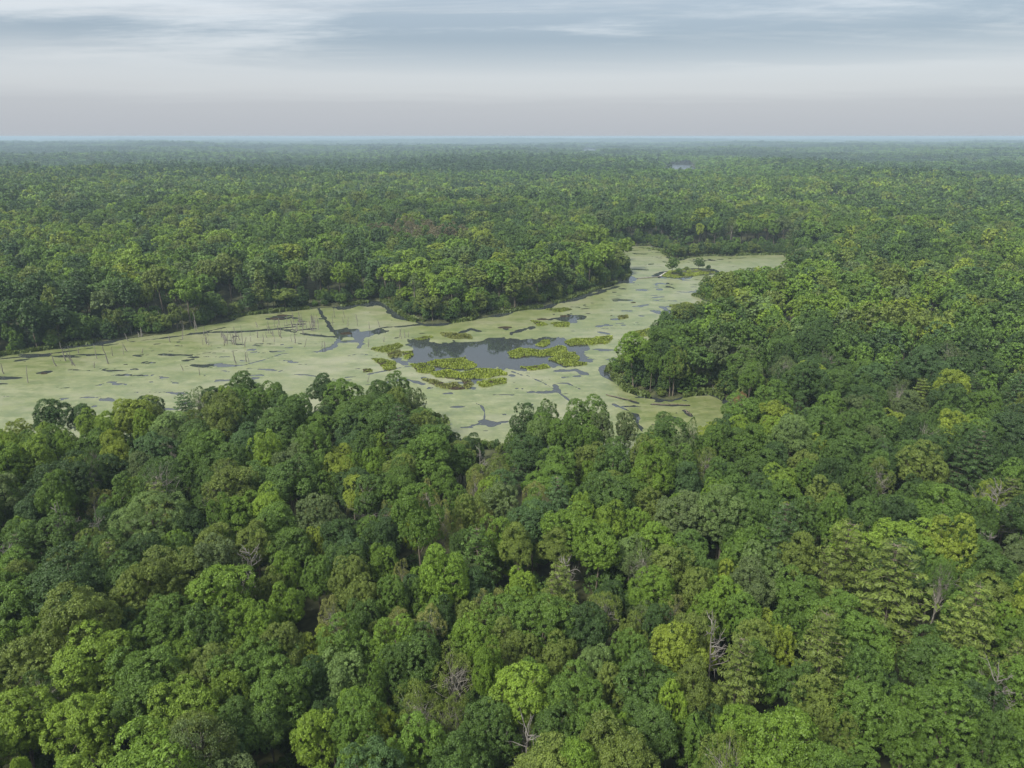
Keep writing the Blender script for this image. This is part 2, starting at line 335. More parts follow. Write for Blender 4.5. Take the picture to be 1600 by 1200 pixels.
def cover(x, y):
    sd = sd_wet(x, y)
    far = sstep(165, 230, np.hypot(x, y))
    n = fbm(x / 9, y / 9, 4, 21); n2 = fbm(x / 2.2, y / 2.2, 3, 31); n3 = fbm(x / 2.6, y / 3.4, 3, 37)
    f = sd - (0.3 + 5.2 * far * np.clip(fbm(x / 15, y / 15, 4, 3) * 2.4 - 0.85, 0, 1)) + (n2 - 0.5) * 1.5
    for p in POOLS: f = np.minimum(f, -poly_sd(p, x, y) + (n - 0.5) * 5.0 + (n2 - 0.5) * 3.0 + (n3 - 0.5) * 6.5)
    for pl, w in LEADS: f = np.minimum(f, line_d(pl, x, y) - w * (0.15 + 1.9 * n) + ((n2 - 0.5) * 1.6 + (n3 - 0.5) * 1.8) * min(1, w + 0.1))
    # small drifting gaps, longer across than deep
    g = fbm(x / 16 + 5, y / 5.5, 4, 44); gate = fbm(x / 75, y / 75, 2, 61)
    th = 0.155 + 0.12 * sstep(0.45, 0.72, gate)
    f = np.minimum(f, (g - th) * 14)
    g2 = fbm(x / 6 - 8, y / 2.2, 4, 77)
    f = np.minimum(f, (g2 - 0.19 - 0.13 * sstep(0.45, 0.7, fbm(x / 50 + 9, y / 50, 2, 15))) * 8)
    return f
def build_duckweed():
    th = np.radians(np.arange(-52, 27, 0.11)); rr = np.geomspace(85, 560, 460)
    T, Rr = np.meshgrid(th, rr); X = Rr * np.sin(T); Y = Rr * np.cos(T); f = cover(X, Y)
    nr, nt_ = f.shape; V = np.stack([X, Y, np.full_like(X, 0.03)], -1).reshape(-1, 3); fl = f.ravel()
    i, j = np.meshgrid(np.arange(nr - 1), np.arange(nt_ - 1), indexing='ij')
    C = np.stack([i * nt_ + j, i * nt_ + j + 1, (i + 1) * nt_ + j + 1, (i + 1) * nt_ + j], -1).reshape(-1, 4)[:, ::-1]
    pos = fl[C] > 0; cnt = pos.sum(1)
    quads = C[cnt == 4]; edge = C[(cnt > 0) & (cnt < 4)]
    extra = []; tris = []; base = len(V); cache = {}
    def cut(a, b):
        k = (a, b) if a < b else (b, a)
        if k not in cache:
            t = fl[a] / (fl[a] - fl[b]); cache[k] = base + len(extra); extra.append(V[a] + (V[b] - V[a]) * t)
        return cache[k]
    for c in edge:
        ring = []
        for k in range(4):
            a, b = int(c[k]), int(c[(k + 1) % 4])
            if fl[a] > 0: ring.append(a)
            if (fl[a] > 0) != (fl[b] > 0): ring.append(cut(a, b))
        for k in range(1, len(ring) - 1): tris.append((ring[0], ring[k], ring[k + 1]))
    V = np.concatenate([V, np.array(extra)]) if extra else V
    used = np.unique(np.concatenate([quads.ravel(), np.array(tris).ravel()])); mp = np.zeros(len(V), np.int64); mp[used] = np.arange(len(used))
    o = obj('floating_duckweed', mesh_np('floating_duckweed', V[used], [mp[quads], mp[np.array(tris)]], [M['weed']]))
    tag(o, 'pale yellow green mat of floating water plants covering the marsh', 'water plants', kind='stuff')
build_duckweed()

# ---------------------------------------------------------------- tree shapes
R0, H0 = 4.5, 16.0
def clumps_to_leaves(C, rc, out, n_each, size, asp, rng, flat=0.75, up=0.45, jitter=0.55, bright=None):
    k = len(C); idx = np.repeat(np.arange(k), n_each); n = len(idx)
    d = unit(rng.normal(size=(n, 3))); o = out[idx]
    d = unit(d + o * 0.75 + np.array([0, 0, up * 0.6])); rad = rc[idx] * rng.uniform(0.72, 1.08, n) * np.where(rng.random(n) < 0.14, rng.uniform(1.1, 1.7, n), 1.0)
    P = C[idx] + d * rad[:, None] * np.array([1, 1, flat])
    Nn = unit(d + np.array([0, 0, up]) + rng.normal(size=(n, 3)) * jitter)
    s = size * rng.uniform(0.65, 1.3, n)
    b = rng.normal(1.0, 0.11, k) if bright is None else bright
    sh = np.clip(b[idx] + rng.normal(0, 0.12, n), 0.5, 1.6)
    v, f = leaf_quads(P, Nn, s, asp, rng); return v, f, sh
def lobed_points(rng, n_lobes, n_pts, Rr, zc, hv, lobe=(0.34, 0.5), low=-0.55, top_bias=0.0):
    i = np.arange(n_lobes) + 0.5; ph = i * 2.399963 + rng.uniform(0, 6); zz = 1 - (1 - low) * i / n_lobes
    rxy = np.sqrt(np.clip(1 - zz ** 2, 0, 1))
    L = np.stack([rxy * np.cos(ph), rxy * np.sin(ph), zz], 1) * rng.uniform(0.42, 0.90, (n_lobes, 1)) + rng.normal(0, 0.06, (n_lobes, 3))
    lr = rng.uniform(*lobe, n_lobes); keep_ = rng.random(n_lobes) > 0.16; keep_[:2] = True; L = L[keep_]; lr = lr[keep_]; n_lobes = len(L)
    L[:, :2] *= rng.uniform(0.86, 1.16, 2)
    S = np.array([Rr, Rr, hv])
    out_p = []; out_d = []; out_l = []
    for _ in range(8):
        k = rng.integers(0, n_lobes, n_pts * 2); d = unit(rng.normal(size=(len(k), 3)) + unit(L[k]) * 0.6 + np.array([0, 0, 0.25]))
        p = L[k] + d * lr[k][:, None]
        dist = np.linalg.norm(p[:, None] - L[None], axis=2) / lr[None]; dist[np.arange(len(k)), k] = 9
        ok = (dist.min(1) > 0.86) & (p[:, 2] > low * 1.15)
        out_p.append(p[ok]); out_d.append(d[ok]); out_l.append(k[ok])
        if sum(len(a) for a in out_p) >= n_pts: break
    p = np.concatenate(out_p)[:n_pts]; d = np.concatenate(out_d)[:n_pts]; kk = np.concatenate(out_l)[:n_pts]
    return p * S + np.array([0, 0, zc]), d, kk, L * S + np.array([0, 0, zc]), lr * Rr
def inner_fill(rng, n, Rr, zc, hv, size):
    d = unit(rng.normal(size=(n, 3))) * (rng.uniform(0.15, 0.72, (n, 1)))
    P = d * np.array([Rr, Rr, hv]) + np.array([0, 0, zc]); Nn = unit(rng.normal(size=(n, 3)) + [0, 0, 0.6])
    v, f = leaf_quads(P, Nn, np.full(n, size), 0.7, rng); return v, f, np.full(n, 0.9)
def limbs(rng, trunk_top, targets, r0, n=4, sag=0.4):
    parts = []
    for t in targets:
        z0 = rng.uniform(0.45, 0.98) * trunk_top[2]; a = np.array([trunk_top[0] * z0 / trunk_top[2], trunk_top[1] * z0 / trunk_top[2], z0])
        s = np.linspace(0, 1, n)[:, None]; p = a + (t - a) * s; p[:, 2] += np.sin(s[:, 0] * np.pi) * sag * rng.uniform(-0.4, 1)
        p[1:-1] += rng.normal(0, 0.15, (n - 2, 3)); parts.append(tube(p, np.linspace(r0, r0 * 0.25, n) * rng.uniform(0.7, 1.1), 5))
    return parts
def broadleaf(seed, kind, lod):
    rng = np.random.default_rng(seed)
    P = dict(maple=dict(nl=24, lobe=(0.24, 0.44), low=-0.65, hv=4.2, zc=11.0, rc=(0.26, 0.52), flat=0.8),
             oak=dict(nl=18, lobe=(0.28, 0.48), low=-0.5, hv=3.7, zc=11.4, rc=(0.30, 0.60), flat=0.7),
             tall=dict(nl=24, lobe=(0.22, 0.38), low=-0.8, hv=5.4, zc=10.0, rc=(0.26, 0.50), flat=0.9),
             willow=dict(nl=26, lobe=(0.28, 0.42), low=-0.7, hv=5.2, zc=10.0, rc=(0.25, 0.5), flat=1.0),
             sparse=dict(nl=14, lobe=(0.24, 0.40), low=-0.45, hv=4.8, zc=10.6, rc=(0.30, 0.60), flat=0.9))[kind]
    npts, each, size, fill, fs = {0: (520, 54, 0.115, 260, 0.45), 1: (210, 14, 0.36, 110, 0.85), 2: (60, 6, 0.85, 24, 1.5)}[lod]
    asp = 0.55
    if kind == 'sparse': npts = int(npts * 0.55); each = int(each * 0.6); fill = 0; size *= 0.9
    if kind == 'willow': size *= 0.95; asp = 0.34
    p, d, kk, Lc, lr = lobed_points(rng, P['nl'], npts, R0 * 0.93, P['zc'], P['hv'], P['lobe'], P['low'])
    rc = rng.uniform(*P['rc'], len(p)) * (1.0 if lod == 0 else 1.35 if lod == 1 else 2.1)
    lb = rng.normal(1.0, 0.08, P['nl'])
    br = lb[kk] * rng.normal(1.0, 0.10, len(p))
    jit = 0.85 if kind in ('sparse', 'willow') else 0.55
    a = clumps_to_leaves(p, rc, d, each, size, asp, rng, P['flat'], 0.45, jit, br)
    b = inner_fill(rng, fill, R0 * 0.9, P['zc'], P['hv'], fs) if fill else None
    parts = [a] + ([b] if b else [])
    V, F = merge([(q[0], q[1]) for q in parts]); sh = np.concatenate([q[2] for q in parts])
    kz = H0 / np.percentile(V[:, 2], 99.7); kr = R0 / np.percentile(np.hypot(V[:, 0], V[:, 1]), 97); V = V * [kr, kr, kz]; Lc = Lc * [kr, kr, kz]; p = p * [kr, kr, kz]
    top = np.array([rng.normal(0, 0.3), rng.normal(0, 0.3), P['zc'] + P['hv'] * 0.45])
    tr = [tube(np.linspace([0, 0, -0.8], top, 6) + np.vstack([np.zeros(3), rng.normal(0, 0.1, (4, 3)), np.zeros(3)]), np.linspace(0.26, 0.09, 6), 7 if lod == 0 else 4)]
    if lod < 2:
        sel = rng.permutation(len(Lc))[:(len(Lc) if kind == 'sparse' else 10) if lod == 0 else 4]
        tr += limbs(rng, top, Lc[sel], 0.10, 4 if lod == 0 else 3)
        if kind == 'sparse' and lod == 0: tr += limbs(rng, top, p[rng.permutation(len(p))[:80]], 0.045, 4)
    return (V, F, sh), merge(tr)
def pine(seed, lod, slim=False):
    rng = np.random.default_rng(seed); H = 18.5 if not slim else 17.0
    zs = np.arange(3.5 if slim else 5.0, H - 0.3, 0.62 if slim else 0.85); C = []; O = []; rc = []; tr = []
    for z in zs:
        t = (H - z) / (H - zs[0]); L_ = (0.35 + (2.1 if slim else 4.2) * t ** (0.85 if slim else 0.62)) * (1 if t < 0.75 else 1 - (t - 0.75) * 0.8)
        nb = rng.integers(5, 8); ph0 = rng.uniform(0, 6.28)
        for b in range(nb):
            ph = ph0 + b * 6.283 / nb + rng.normal(0, 0.2); ll = L_ * rng.uniform(0.6, 1.12); dirv = np.array([math.cos(ph), math.sin(ph), 0]); side = np.array([-dirv[1], dirv[0], 0])
            rise = 0.16 if not slim else -0.18
            s = np.linspace(0, 1, 4)[:, None]; path = np.array([0, 0, z]) + dirv * ll * s + np.array([0, 0, 1.0]) * (rise * ll * s ** 1.6)
            if lod == 0: tr.append(tube(path, np.linspace(0.06, 0.02, 4), 4))
            k = max(1, int(ll / 0.62))
            for q in range(k):
                f = (q + 0.8) / k; wid = 0.30 * ll * (1 - abs(f - 0.6)); off = rng.uniform(-1, 1)
                C.append(np.array([0, 0, z]) + dirv * ll * f + side * wid * off + [0, 0, rise * ll * f ** 1.6 + 0.06]); O.append(dirv * 0.9 + side * off * 0.4); rc.append(rng.uniform(0.40, 0.62))
    C = np.array(C); O = unit(np.array(O)); rc = np.array(rc)
    each, size = {0: (26, 0.23), 1: (6, 0.48), 2: (3, 1.0)}[lod]
    if lod == 1: sel = rng.random(len(C)) < 0.6
    elif lod == 2: sel = rng.random(len(C)) < 0.22
    else: sel = np.ones(len(C), bool)
    C, O, rc = C[sel], O[sel], rc[sel] * (1 if lod == 0 else 1.25)
    V, F, sh = clumps_to_leaves(C, rc, O, each, size, 0.30 if lod == 0 else 0.5, rng, 0.38, 0.9, 0.5)
    tr.append(tube([[0, 0, -0.8], [0, 0, H * 0.5], [0, 0, H * 0.93]], [0.28, 0.16, 0.04], 6))
    return (V, F, sh), merge(tr)
def bare_tree(seed, h=14.0, spread=3.2, n1=16, twigs=5, rmin=0.035):
    rng = np.random.default_rng(seed); parts = []
    top = np.array([rng.normal(0, 0.5), rng.normal(0, 0.5), h])
    tp = np.linspace([0, 0, -0.6], top, 8); tp[1:-1] += rng.normal(0, 0.12, (6, 3)); trunk = tube(tp, np.linspace(0.20, 0.04, 8), 6)
    for b in range(n1):
        f = rng.uniform(0.35, 0.97); a = np.array([np.interp(f * h, tp[:, 2], tp[:, k]) for k in range(3)]); ph = rng.uniform(0, 6.28); ll = spread * (1.15 - f) * rng.uniform(0.7, 1.5) + 0.5
        dv = np.array([math.cos(ph), math.sin(ph), rng.uniform(0.25, 1.1)]); p = a + dv * ll * np.linspace(0, 1, 4)[:, None]; p[1:] += rng.normal(0, 0.12, (3, 3))
        parts.append(tube(p, np.linspace(0.075, rmin, 4), 4))
        for t in range(twigs):
            s = rng.uniform(0.3, 1); q = p[0] + (p[-1] - p[0]) * s; d2 = unit(dv + rng.normal(0, 0.7, 3)); l2 = ll * rng.uniform(0.25, 0.55)
            parts.append(tube(q + d2 * l2 * np.linspace(0, 1, 3)[:, None] + np.vstack([np.zeros(3), rng.normal(0, 0.06, (2, 3))]), [rmin * 1.1, rmin, rmin * 0.6], 3))
    return trunk, merge(parts)

PROTO = {}      # kind -> lod -> list of (crown mesh, trunk mesh, joined mesh)
def add_proto(kind, lod, crown, wood, wood_mat):
    cm = mesh_np('crown', crown[0], crown[1], [M['leaf']], crown[2]); tm = mesh_np('trunk', wood[0], wood[1], [wood_mat], smooth=True)
    V, F = merge([(crown[0], crown[1]), wood])
    jm = mesh_np('tree', V, F, [M['leaf'], wood_mat], np.concatenate([crown[2], np.ones(len(wood[1]))]), np.concatenate([np.zeros(len(crown[1])), np.ones(len(wood[1]))]))
    PROTO.setdefault(kind, {}).setdefault(lod, []).append((cm, tm, jm))
for lod in (0, 1, 2):
    for kind, n in (('maple', (4, 3, 2)), ('oak', (3, 2, 2)), ('tall', (3, 2, 1)), ('sparse', (3, 2, 1)), ('willow', (1, 0, 0))):
        for i in range(n[lod]):
            c, w = broadleaf(hash((len(kind), i, lod)) % 9999 + ord(kind[0]) * 7, kind, lod); add_proto(kind, lod, c, w, M['pale_bark'] if kind == 'sparse' else M['bark'])
    for i in range((3, 2, 1)[lod]):
        c, w = pine(40 + i + lod * 10, lod); add_proto('pine', lod, c, w, M['bark'])
    for i in range((1, 1, 1)[lod]):
        c, w = pine(80 + i + lod * 10, lod, True); add_proto('fir', lod, c, w, M['bark'])
BARE = [bare_tree(s, h, sp, n1, tw) for s, h, sp, n1, tw in ((1, 14, 4.0, 22, 5), (2, 15, 2.6, 16, 4), (3, 12, 4.6, 26, 6), (4, 13, 3.2, 18, 4))]
BARE = [(mesh_np('trunk', *a, [M['dead_wood']], smooth=True), mesh_np('branches', *b, [M['dead_wood']], smooth=True)) for a, b in BARE]

# ---------------------------------------------------------------- where the trees stand
TINT = dict(bright=(0.088, 0.150, 0.017), lime=(0.112, 0.175, 0.020), green=(0.066, 0.118, 0.018), mid=(0.052, 0.095, 0.019), dark=(0.034, 0.066, 0.017), olive=(0.090, 0.124, 0.024),
            tan=(0.145, 0.162, 0.050), blue=(0.043, 0.082, 0.027), yellow=(0.135, 0.180, 0.022), rust=(0.17, 0.105, 0.055), pale=(0.088, 0.138, 0.040), grey=(0.068, 0.098, 0.034))
TINT = {k: (v[0] * 1.0, v[1] * 1.01, v[2] * 0.92) for k, v in TINT.items()}
WORD = dict(bright='bright green', lime='lime green', green='fresh green', mid='mid green', dark='dark green', olive='olive green', tan='tan olive', blue='bluish green', yellow='yellow green', rust='rust brown', pale='pale green', grey='greyish green')
# what the photograph shows in the near forest: crown centre, crown width in pixels, kind, colour
SEEN = '''152 1061 118 maple lime|59 1067 115 maple olive|14 985 140 maple green|112 949 140 oak dark|208 939 95 oak mid|235 896 80 maple dark|283 896 62 maple mid|333 904 90 tall grey|355 957 112 maple bright|267 1008 105 maple green|213 1011 64 oak blue
320 1015 90 tall mid|387 1008 72 maple bright|288 1064 60 maple bright|232 1093 110 maple green|128 1125 64 sparse grey|43 1173 115 maple lime|149 1160 118 maple lime|240 1138 100 maple green|301 1155 112 maple lime|328 1093 100 maple olive|379 1093 92 maple green|373 1178 95 oak mid
445 920 54 maple bright|496 928 58 maple green|549 936 72 maple olive|597 909 54 maple bright|632 922 38 sparse tan|685 922 60 tall bright|613 960 64 maple green|655 957 50 tall green|571 963 66 maple olive|525 997 58 sparse tan|624 1005 48 sparse tan|664 1008 64 sparse tan|573 995 54 maple mid
752 979 44 sparse tan|787 973 48 sparse tan|736 947 66 oak blue|696 1000 54 oak dark|741 1029 82 maple bright|784 1042 82 maple olive|427 947 48 maple olive|453 968 62 maple bright|408 1010 64 maple bright|445 1045 84 maple olive|539 1037 92 maple green|621 1038 92 maple bright|656 1056 84 maple mid
533 1093 78 maple pale|581 1101 58 maple green|621 1074 70 maple mid|715 1088 96 sparse olive|667 1133 96 sparse olive|703 1163 74 sparse olive|788 1072 64 sparse olive|440 1128 104 maple green|411 1078 84 maple green|488 1093 74 oak dark|605 1176 74 maple yellow|493 1187 84 maple lime|755 1181 104 maple mid|520 1160 64 oak dark
892 852 90 maple bright|932 882 80 maple bright|985 850 66 maple bright|1017 875 80 maple bright|1030 909 30 maple yellow|853 1000 104 maple green|912 1013 86 oak dark|936 990 80 sparse olive|949 963 58 oak dark|1019 949 84 maple bright|1053 985 54 sparse tan|1088 949 68 maple olive|1115 962 70 maple bright|1134 931 58 maple yellow|1168 936 88 oak grey
1101 995 70 maple bright|1152 995 74 maple green|1080 1019 72 maple olive|1021 1008 64 maple dark|984 1019 54 maple olive|981 1056 80 maple green|1059 1053 100 maple yellow|933 1072 74 maple pale|867 1061 64 maple olive|816 1059 64 maple olive|829 1093 64 maple green|888 1122 94 maple green|1008 1103 114 maple mid|949 1107 72 maple olive|1147 1101 96 pine olive|1173 1040 80 maple olive
931 1173 94 maple green|973 1181 64 maple bright|1015 1175 94 oak mid|1157 1163 84 maple bright|1101 1173 64 oak dark|824 1181 54 sparse olive|861 1175 84 oak mid|1312 915 112 pine olive|1392 960 150 pine olive|1501 1010 112 pine olive|1280 1061 112 pine olive|1240 957 80 maple green|1301 997 104 maple green|1349 1034 94 maple green|1224 997 64 maple green
1440 1059 90 maple mid|1491 1085 98 maple green|1456 923 74 maple green|1539 925 98 oak mid|1547 963 78 oak olive|1563 1005 68 maple bright|1595 1032 74 maple green|1269 1128 84 maple olive|1352 1157 112 maple green|1421 1143 84 maple green|1480 1152 118 maple green|1216 1176 74 maple bright|1572 1182 70 maple green|1299 1178 64 maple olive|1360 1085 58 oak blue|1240 1101 74 maple mid
238 833 112 willow pale|55 825 64 oak blue|43 873 74 maple mid|165 808 50 sparse tan|220 790 46 maple yellow|175 757 62 oak dark|220 750 56 oak grey|262 760 62 oak dark|300 678 48 sparse olive|350 682 38 sparse olive|267 707 48 sparse grey|347 768 74 sparse olive|322 780 60 oak mid|375 740 44 maple bright|307 847 64 oak dark|285 882 54 maple bright|340 878 74 maple olive|382 827 68 maple bright
15 892 24 sparse rust|90 700 50 maple green|30 690 48 maple yellow|140 672 40 maple lime|200 665 42 maple green|457 775 92 oak mid|430 847 80 oak green|617 790 66 maple green|630 697 78 pine dark|550 782 60 oak dark|552 750 42 maple bright|735 700 44 oak dark|704 706 32 oak dark|742 780 44 sparse tan|715 805 46 maple green|692 828 40 sparse tan|692 862 48 sparse tan|719 862 42 sparse tan|762 838 44 sparse tan
670 797 44 sparse tan|532 832 38 sparse tan|492 827 30 sparse tan|605 825 30 sparse tan|610 854 54 oak blue|645 855 34 maple yellow|532 865 62 oak dark|497 875 44 maple yellow|780 760 46 sparse olive|820 657 50 tall dark|856 654 52 tall mid|922 636 68 maple green|915 614 26 maple dark|897 692 46 maple mid|942 677 50 tall grey|977 674 40 tall grey|1037 682 64 maple mid|1062 740 64 maple green|1105 740 56 sparse olive|1130 632 26 sparse rust
865 745 68 maple green|935 790 80 maple mid|842 795 48 sparse tan|1012 810 60 maple olive|1065 830 94 maple grey|1117 795 52 maple bright|1122 690 40 maple yellow|1150 686 48 maple lime|1370 762 66 sparse olive|1512 740 80 pine dark|1532 825 54 maple bright|1540 797 54 sparse yellow|1410 874 96 maple lime|1375 692 64 maple mid|1335 717 68 oak mid|1440 742 80 maple olive|1470 807 50 maple bright|1285 795 66 maple olive
1222 800 66 maple green|1225 866 86 pine dark|1340 640 64 oak dark|1325 884 84 maple lime|72 634 60 oak dark|130 622 40 oak dark|245 600 36 oak dark|385 596 62 oak mid|345 608 40 oak dark|440 604 40 maple green|505 615 54 oak dark|540 622 60 maple green|590 626 54 oak mid|625 612 54 tall green|650 640 44 tall grey|972 549 58 maple bright|988 588 28 maple green|1040 560 44 tall dark|1051 413 26 tall green|1046 397 22 maple green|1063 399 18 maple olive|1078 397 15 oak mid|1090 394 20 maple olive|1104 396 16 maple grey|1060 424 9 maple mid|1072 422 8 oak olive|1108 419 9 maple dark|1022 386 16 maple mid|1036 388 20 maple olive|1125 392 18 maple mid|1160 391 20 maple green|1195 390 16 oak olive|1118 448 18 sparse grey|1106 452 14 maple olive|1098 456 10 sparse grey|1098 417 10 oak dark|1092 430 8 fir mid|1060 580 40 tall green|1080 575 44 tall olive|1150 575 54 maple green|1175 595 44 tall pale
1200 690 54 maple lime|1255 745 54 maple olive|1270 720 44 maple yellow|1245 665 50 maple dark|1300 650 54 maple green|1420 650 54 oak grey|1480 640 64 oak dark|1540 650 54 maple green|1580 690 60 maple green|1450 690 54 oak mid|1520 690 50 maple lime|1580 770 70 maple green|1190 745 60 oak mid|1160 760 50 maple mid|1420 800 54 oak mid|1350 830 60 maple mid|1590 900 70 maple grey|425 1168 74 oak mid|1075 1184 74 maple green|1412 1192 84 maple green|905 1150 60 maple olive'''
HAND = []
for line in SEEN.replace('\n', '|').split('|'):
    px, py, d, kind, tint = line.split(); HAND.append((float(px), float(py), float(d), kind, tint))
BAREHAND = [(575, 808, 0, 'a tangle of grey limbs'), (755, 742, 1, 'a tall pale stem'), (1365, 735, 1, 'a pale forked top'), (1560, 1112, 2, 'a broad grey web of twigs'), (1535, 878, 3, 'thin grey upright branches'), (1545, 800, 2, 'spreading bare boughs'),
            (98, 868, 1, 'a slim pale stem'), (112, 862, 1, 'a slim pale stem'), (128, 866, 3, 'a slim pale stem'), (165, 862, 1, 'a slim pale stem'), (400, 915, 3, 'thin grey twigs'), (1115, 1048, 1, 'thin grey stems'), (880, 925, 3, 'grey twigs'), (30, 905, 3, 'thin grey branches'), (815, 1190, 0, 'thin grey twigs'), (1010, 760, 3, 'grey twigs')]
# the line the tree tops draw against the marsh
LINE = np.array([(-300, 760), (-100, 690), (0, 652), (50, 645), (100, 632), (200, 613), (280, 600), (350, 584), (400, 582), (450, 592), (500, 596), (560, 604), (600, 595), (635, 590), (662, 640), (690, 668), (720, 684), (760, 702), (790, 702), (800, 650),
    (850, 628), (880, 645), (895, 620), (930, 616), (955, 645), (985, 692), (1010, 668), (1060, 652), (1100, 642), (1150, 622), (1190, 600), (1230, 560)])
LINE3 = np.array([(932, 560), (940, 540), (949, 520), (972, 510), (993, 519), (999, 542), (1022, 545), (1026, 522), (1048, 507), (1072, 501), (1104, 495), (1118, 488), (1122, 470)])
LINE2 = np.array([(1085, 452), (1100, 436), (1115, 424), (1150, 420), (1180, 415), (1225, 415), (1240, 400)])
rng = np.random.default_rng(7)
trees = []      # x, y, R, H, kind, tint rgb, tint word, hand
for px, py, d, kind, tint in HAND:
    zc = 10.5; depth = proj(*at(px, py, zc), zc)[2]; Rr = max(1.6, d / 2 / FPX * depth * 0.98)
    H = (9.0 + 1.5 * Rr) if kind not in ('pine',) else 12.5 + 1.5 * Rr
    if py < 470: H = min(H, 1.9 * Rr + 1.2)
    zc = H * (0.69 if kind != 'pine' else 0.60); x, y = at(px, py, zc); x, y = float(x), float(y)
    if sd_wet(np.array([x]), np.array([y]))[0] > -1.3:     # a crown that leans over the water stands on the nearest bank
        aa = np.linspace(0, 2 * np.pi, 48, endpoint=False)
        for rad in np.arange(0.8, 40, 0.8):
            cx_, cy2 = x + np.cos(aa) * rad, y + np.sin(aa) * rad; sv = sd_wet(cx_, cy2); k = int(np.argmin(sv))
            if sv[k] < -1.3: x, y = float(cx_[k]), float(cy2[k]); break
    if py > np.interp(px, LINE[:, 0], LINE[:, 1]) + 2 and px < 1230 and not (px > 930 and py < 620):
        lim_py = np.interp(px, LINE[:, 0], LINE[:, 1]) - 12; zb = float(terrain(np.array([x]), np.array([y]))[0])
        while proj(x, y, zb + H)[1] < lim_py and H > 6: H -= 0.4
        Rr = min(Rr, H * 0.40)
    trees.append([x, y, Rr, H, kind, np.array(TINT[tint]) * rng.normal(1, 0.06), tint, True])
def palette(x, y, r, g):
    n = fbm(x / 60 + 2, y / 60, 3, 91) + g.normal(0, 0.15)
    qx, qy, _ = proj(x, y, 12.0)
    if 590 < qx < 985 and 395 < qy < 510: n += 0.20
    elif qx < 590 and 400 < qy < 560: n -= 0.10
    names = ['dark', 'mid', 'mid', 'green', 'green', 'olive', 'bright', 'lime']
    t = names[int(np.clip((n - 0.18) / 0.64 * len(names), 0, len(names) - 1))]
    u = g.random()
    if u < 0.05: t = 'blue'
    elif u < 0.085: t = 'yellow'
    elif u < 0.12: t = 'grey'
    elif u < 0.15: t = 'pale'
    return t
def fill_near():
    out = []; S = 6.0; g = np.random.default_rng(11)
    hx = np.array([t[0] for t in trees]); hy = np.array([t[1] for t in trees]); hr = np.array([t[2] for t in trees])
    ys = [4.0]
    def step(v): return float(np.interp(v, [120, 190, 280], [6.0, 7.6, 9.3]))
    while ys[-1] < 1010: ys.append(ys[-1] + step(ys[-1]) * 0.87)
    for k, yy in enumerate(ys):
        S = step(yy)
        lim = yy * 1.07 + 26
        xs = np.arange(-lim, lim, S) + (k % 2) * S / 2
        xs = xs + g.normal(0, 0.25 * S, len(xs)); yv = yy + g.normal(0, 0.22 * S, len(xs))
        sd = np.minimum(0, 0) + sd_wet(xs, yv); bad = sd > -1.2
        for c in CLEAR: bad |= poly_sd(c, xs, yv) > -1
        bad |= poly_sd(POINT_TIP, xs, yv) > 0; bad |= poly_sd(ISLET, xs, yv) > -1; bad |= (poly_sd(TIP, xs, yv) > -1)
        rdist = np.hypot(xs, yv); h = terrain(xs, yv, sd)
        for i in np.nonzero(~bad)[0]:
            x, y = xs[i], yv[i]; Rr = float(np.clip(g.normal(0.56, 0.125), 0.28, 0.85) * S); H = 10.6 + 1.2 * Rr + g.normal(0, 1.5)
            if rdist[i] > 230: H += 1.2 if x < -70 or x > 60 else -0.6
            dd = np.hypot(hx - x, hy - y); lim_ = 0.53 * (hr + Rr); q = (dd - lim_).min()
            if q < 0:
                if q < -1.6 or g.random() < 0.5: continue
                Rr *= 0.65; H *= 0.72
            u = g.random(); kind = 'maple' if u < 0.48 else 'oak' if u < 0.74 else 'tall' if u < 0.90 else 'sparse' if u < (0.94 if rdist[i] < 200 else 0.912) else 'pine'
            tint = palette(x, y, rdist[i], g)
            if kind == 'sparse': tint = ['olive', 'grey', 'mid'][g.integers(3)]
            if kind == 'pine': tint = ['dark', 'mid', 'olive', 'blue'][g.integers(4)]
            if rdist[i] > 330 and x < 60 and g.random() < 0.10: kind = 'fir'; tint = 'blue'
            px, py, dep = proj(x, y, h[i] + H); bx, by, _ = proj(x, y, h[i])
            for LN, a, b in ((LINE, 560, 2000), (LINE2, 430, 545), (LINE3, 495, 668)):
                if LN[0, 0] < px < LN[-1, 0] and a < by < b and dep > 20 and not (a == 560 and px > 930 and by < 668):
                    lim_py = np.interp(px, LN[:, 0], LN[:, 1]) + 2 + abs(g.normal(0, 15)) * (a == 560)
                    while py < lim_py and H > 4: H -= 0.8; py = proj(x, y, h[i] + H)[1]
                    Rr = min(Rr, H * 0.36)
            if H < 4.6:
                if by > 668 or H < 3.2: continue
            if -11 < sd[i] and g.random() < 0.35: H *= g.uniform(0.45, 0.85); Rr *= 0.8
            qx, qy, _ = proj(x, y, H * 0.8)
            c = np.array(TINT[tint]) * g.normal(1, 0.09)
            if abs(qx - 655) < 75 and abs(qy - 368) < 13 and g.random() < 0.4: c = np.array((0.095, 0.085, 0.045)); kind = 'sparse'
            if qx < 260 and 640 < qy < 725 and g.random() < 0.6: c = np.array(TINT['lime' if g.random() < 0.5 else 'yellow']); tint = 'lime'; Rr *= 0.85
            out.append([x, y, Rr, H, kind, c, tint, False])
    return out
trees += fill_near()
print('near trees', len(trees))
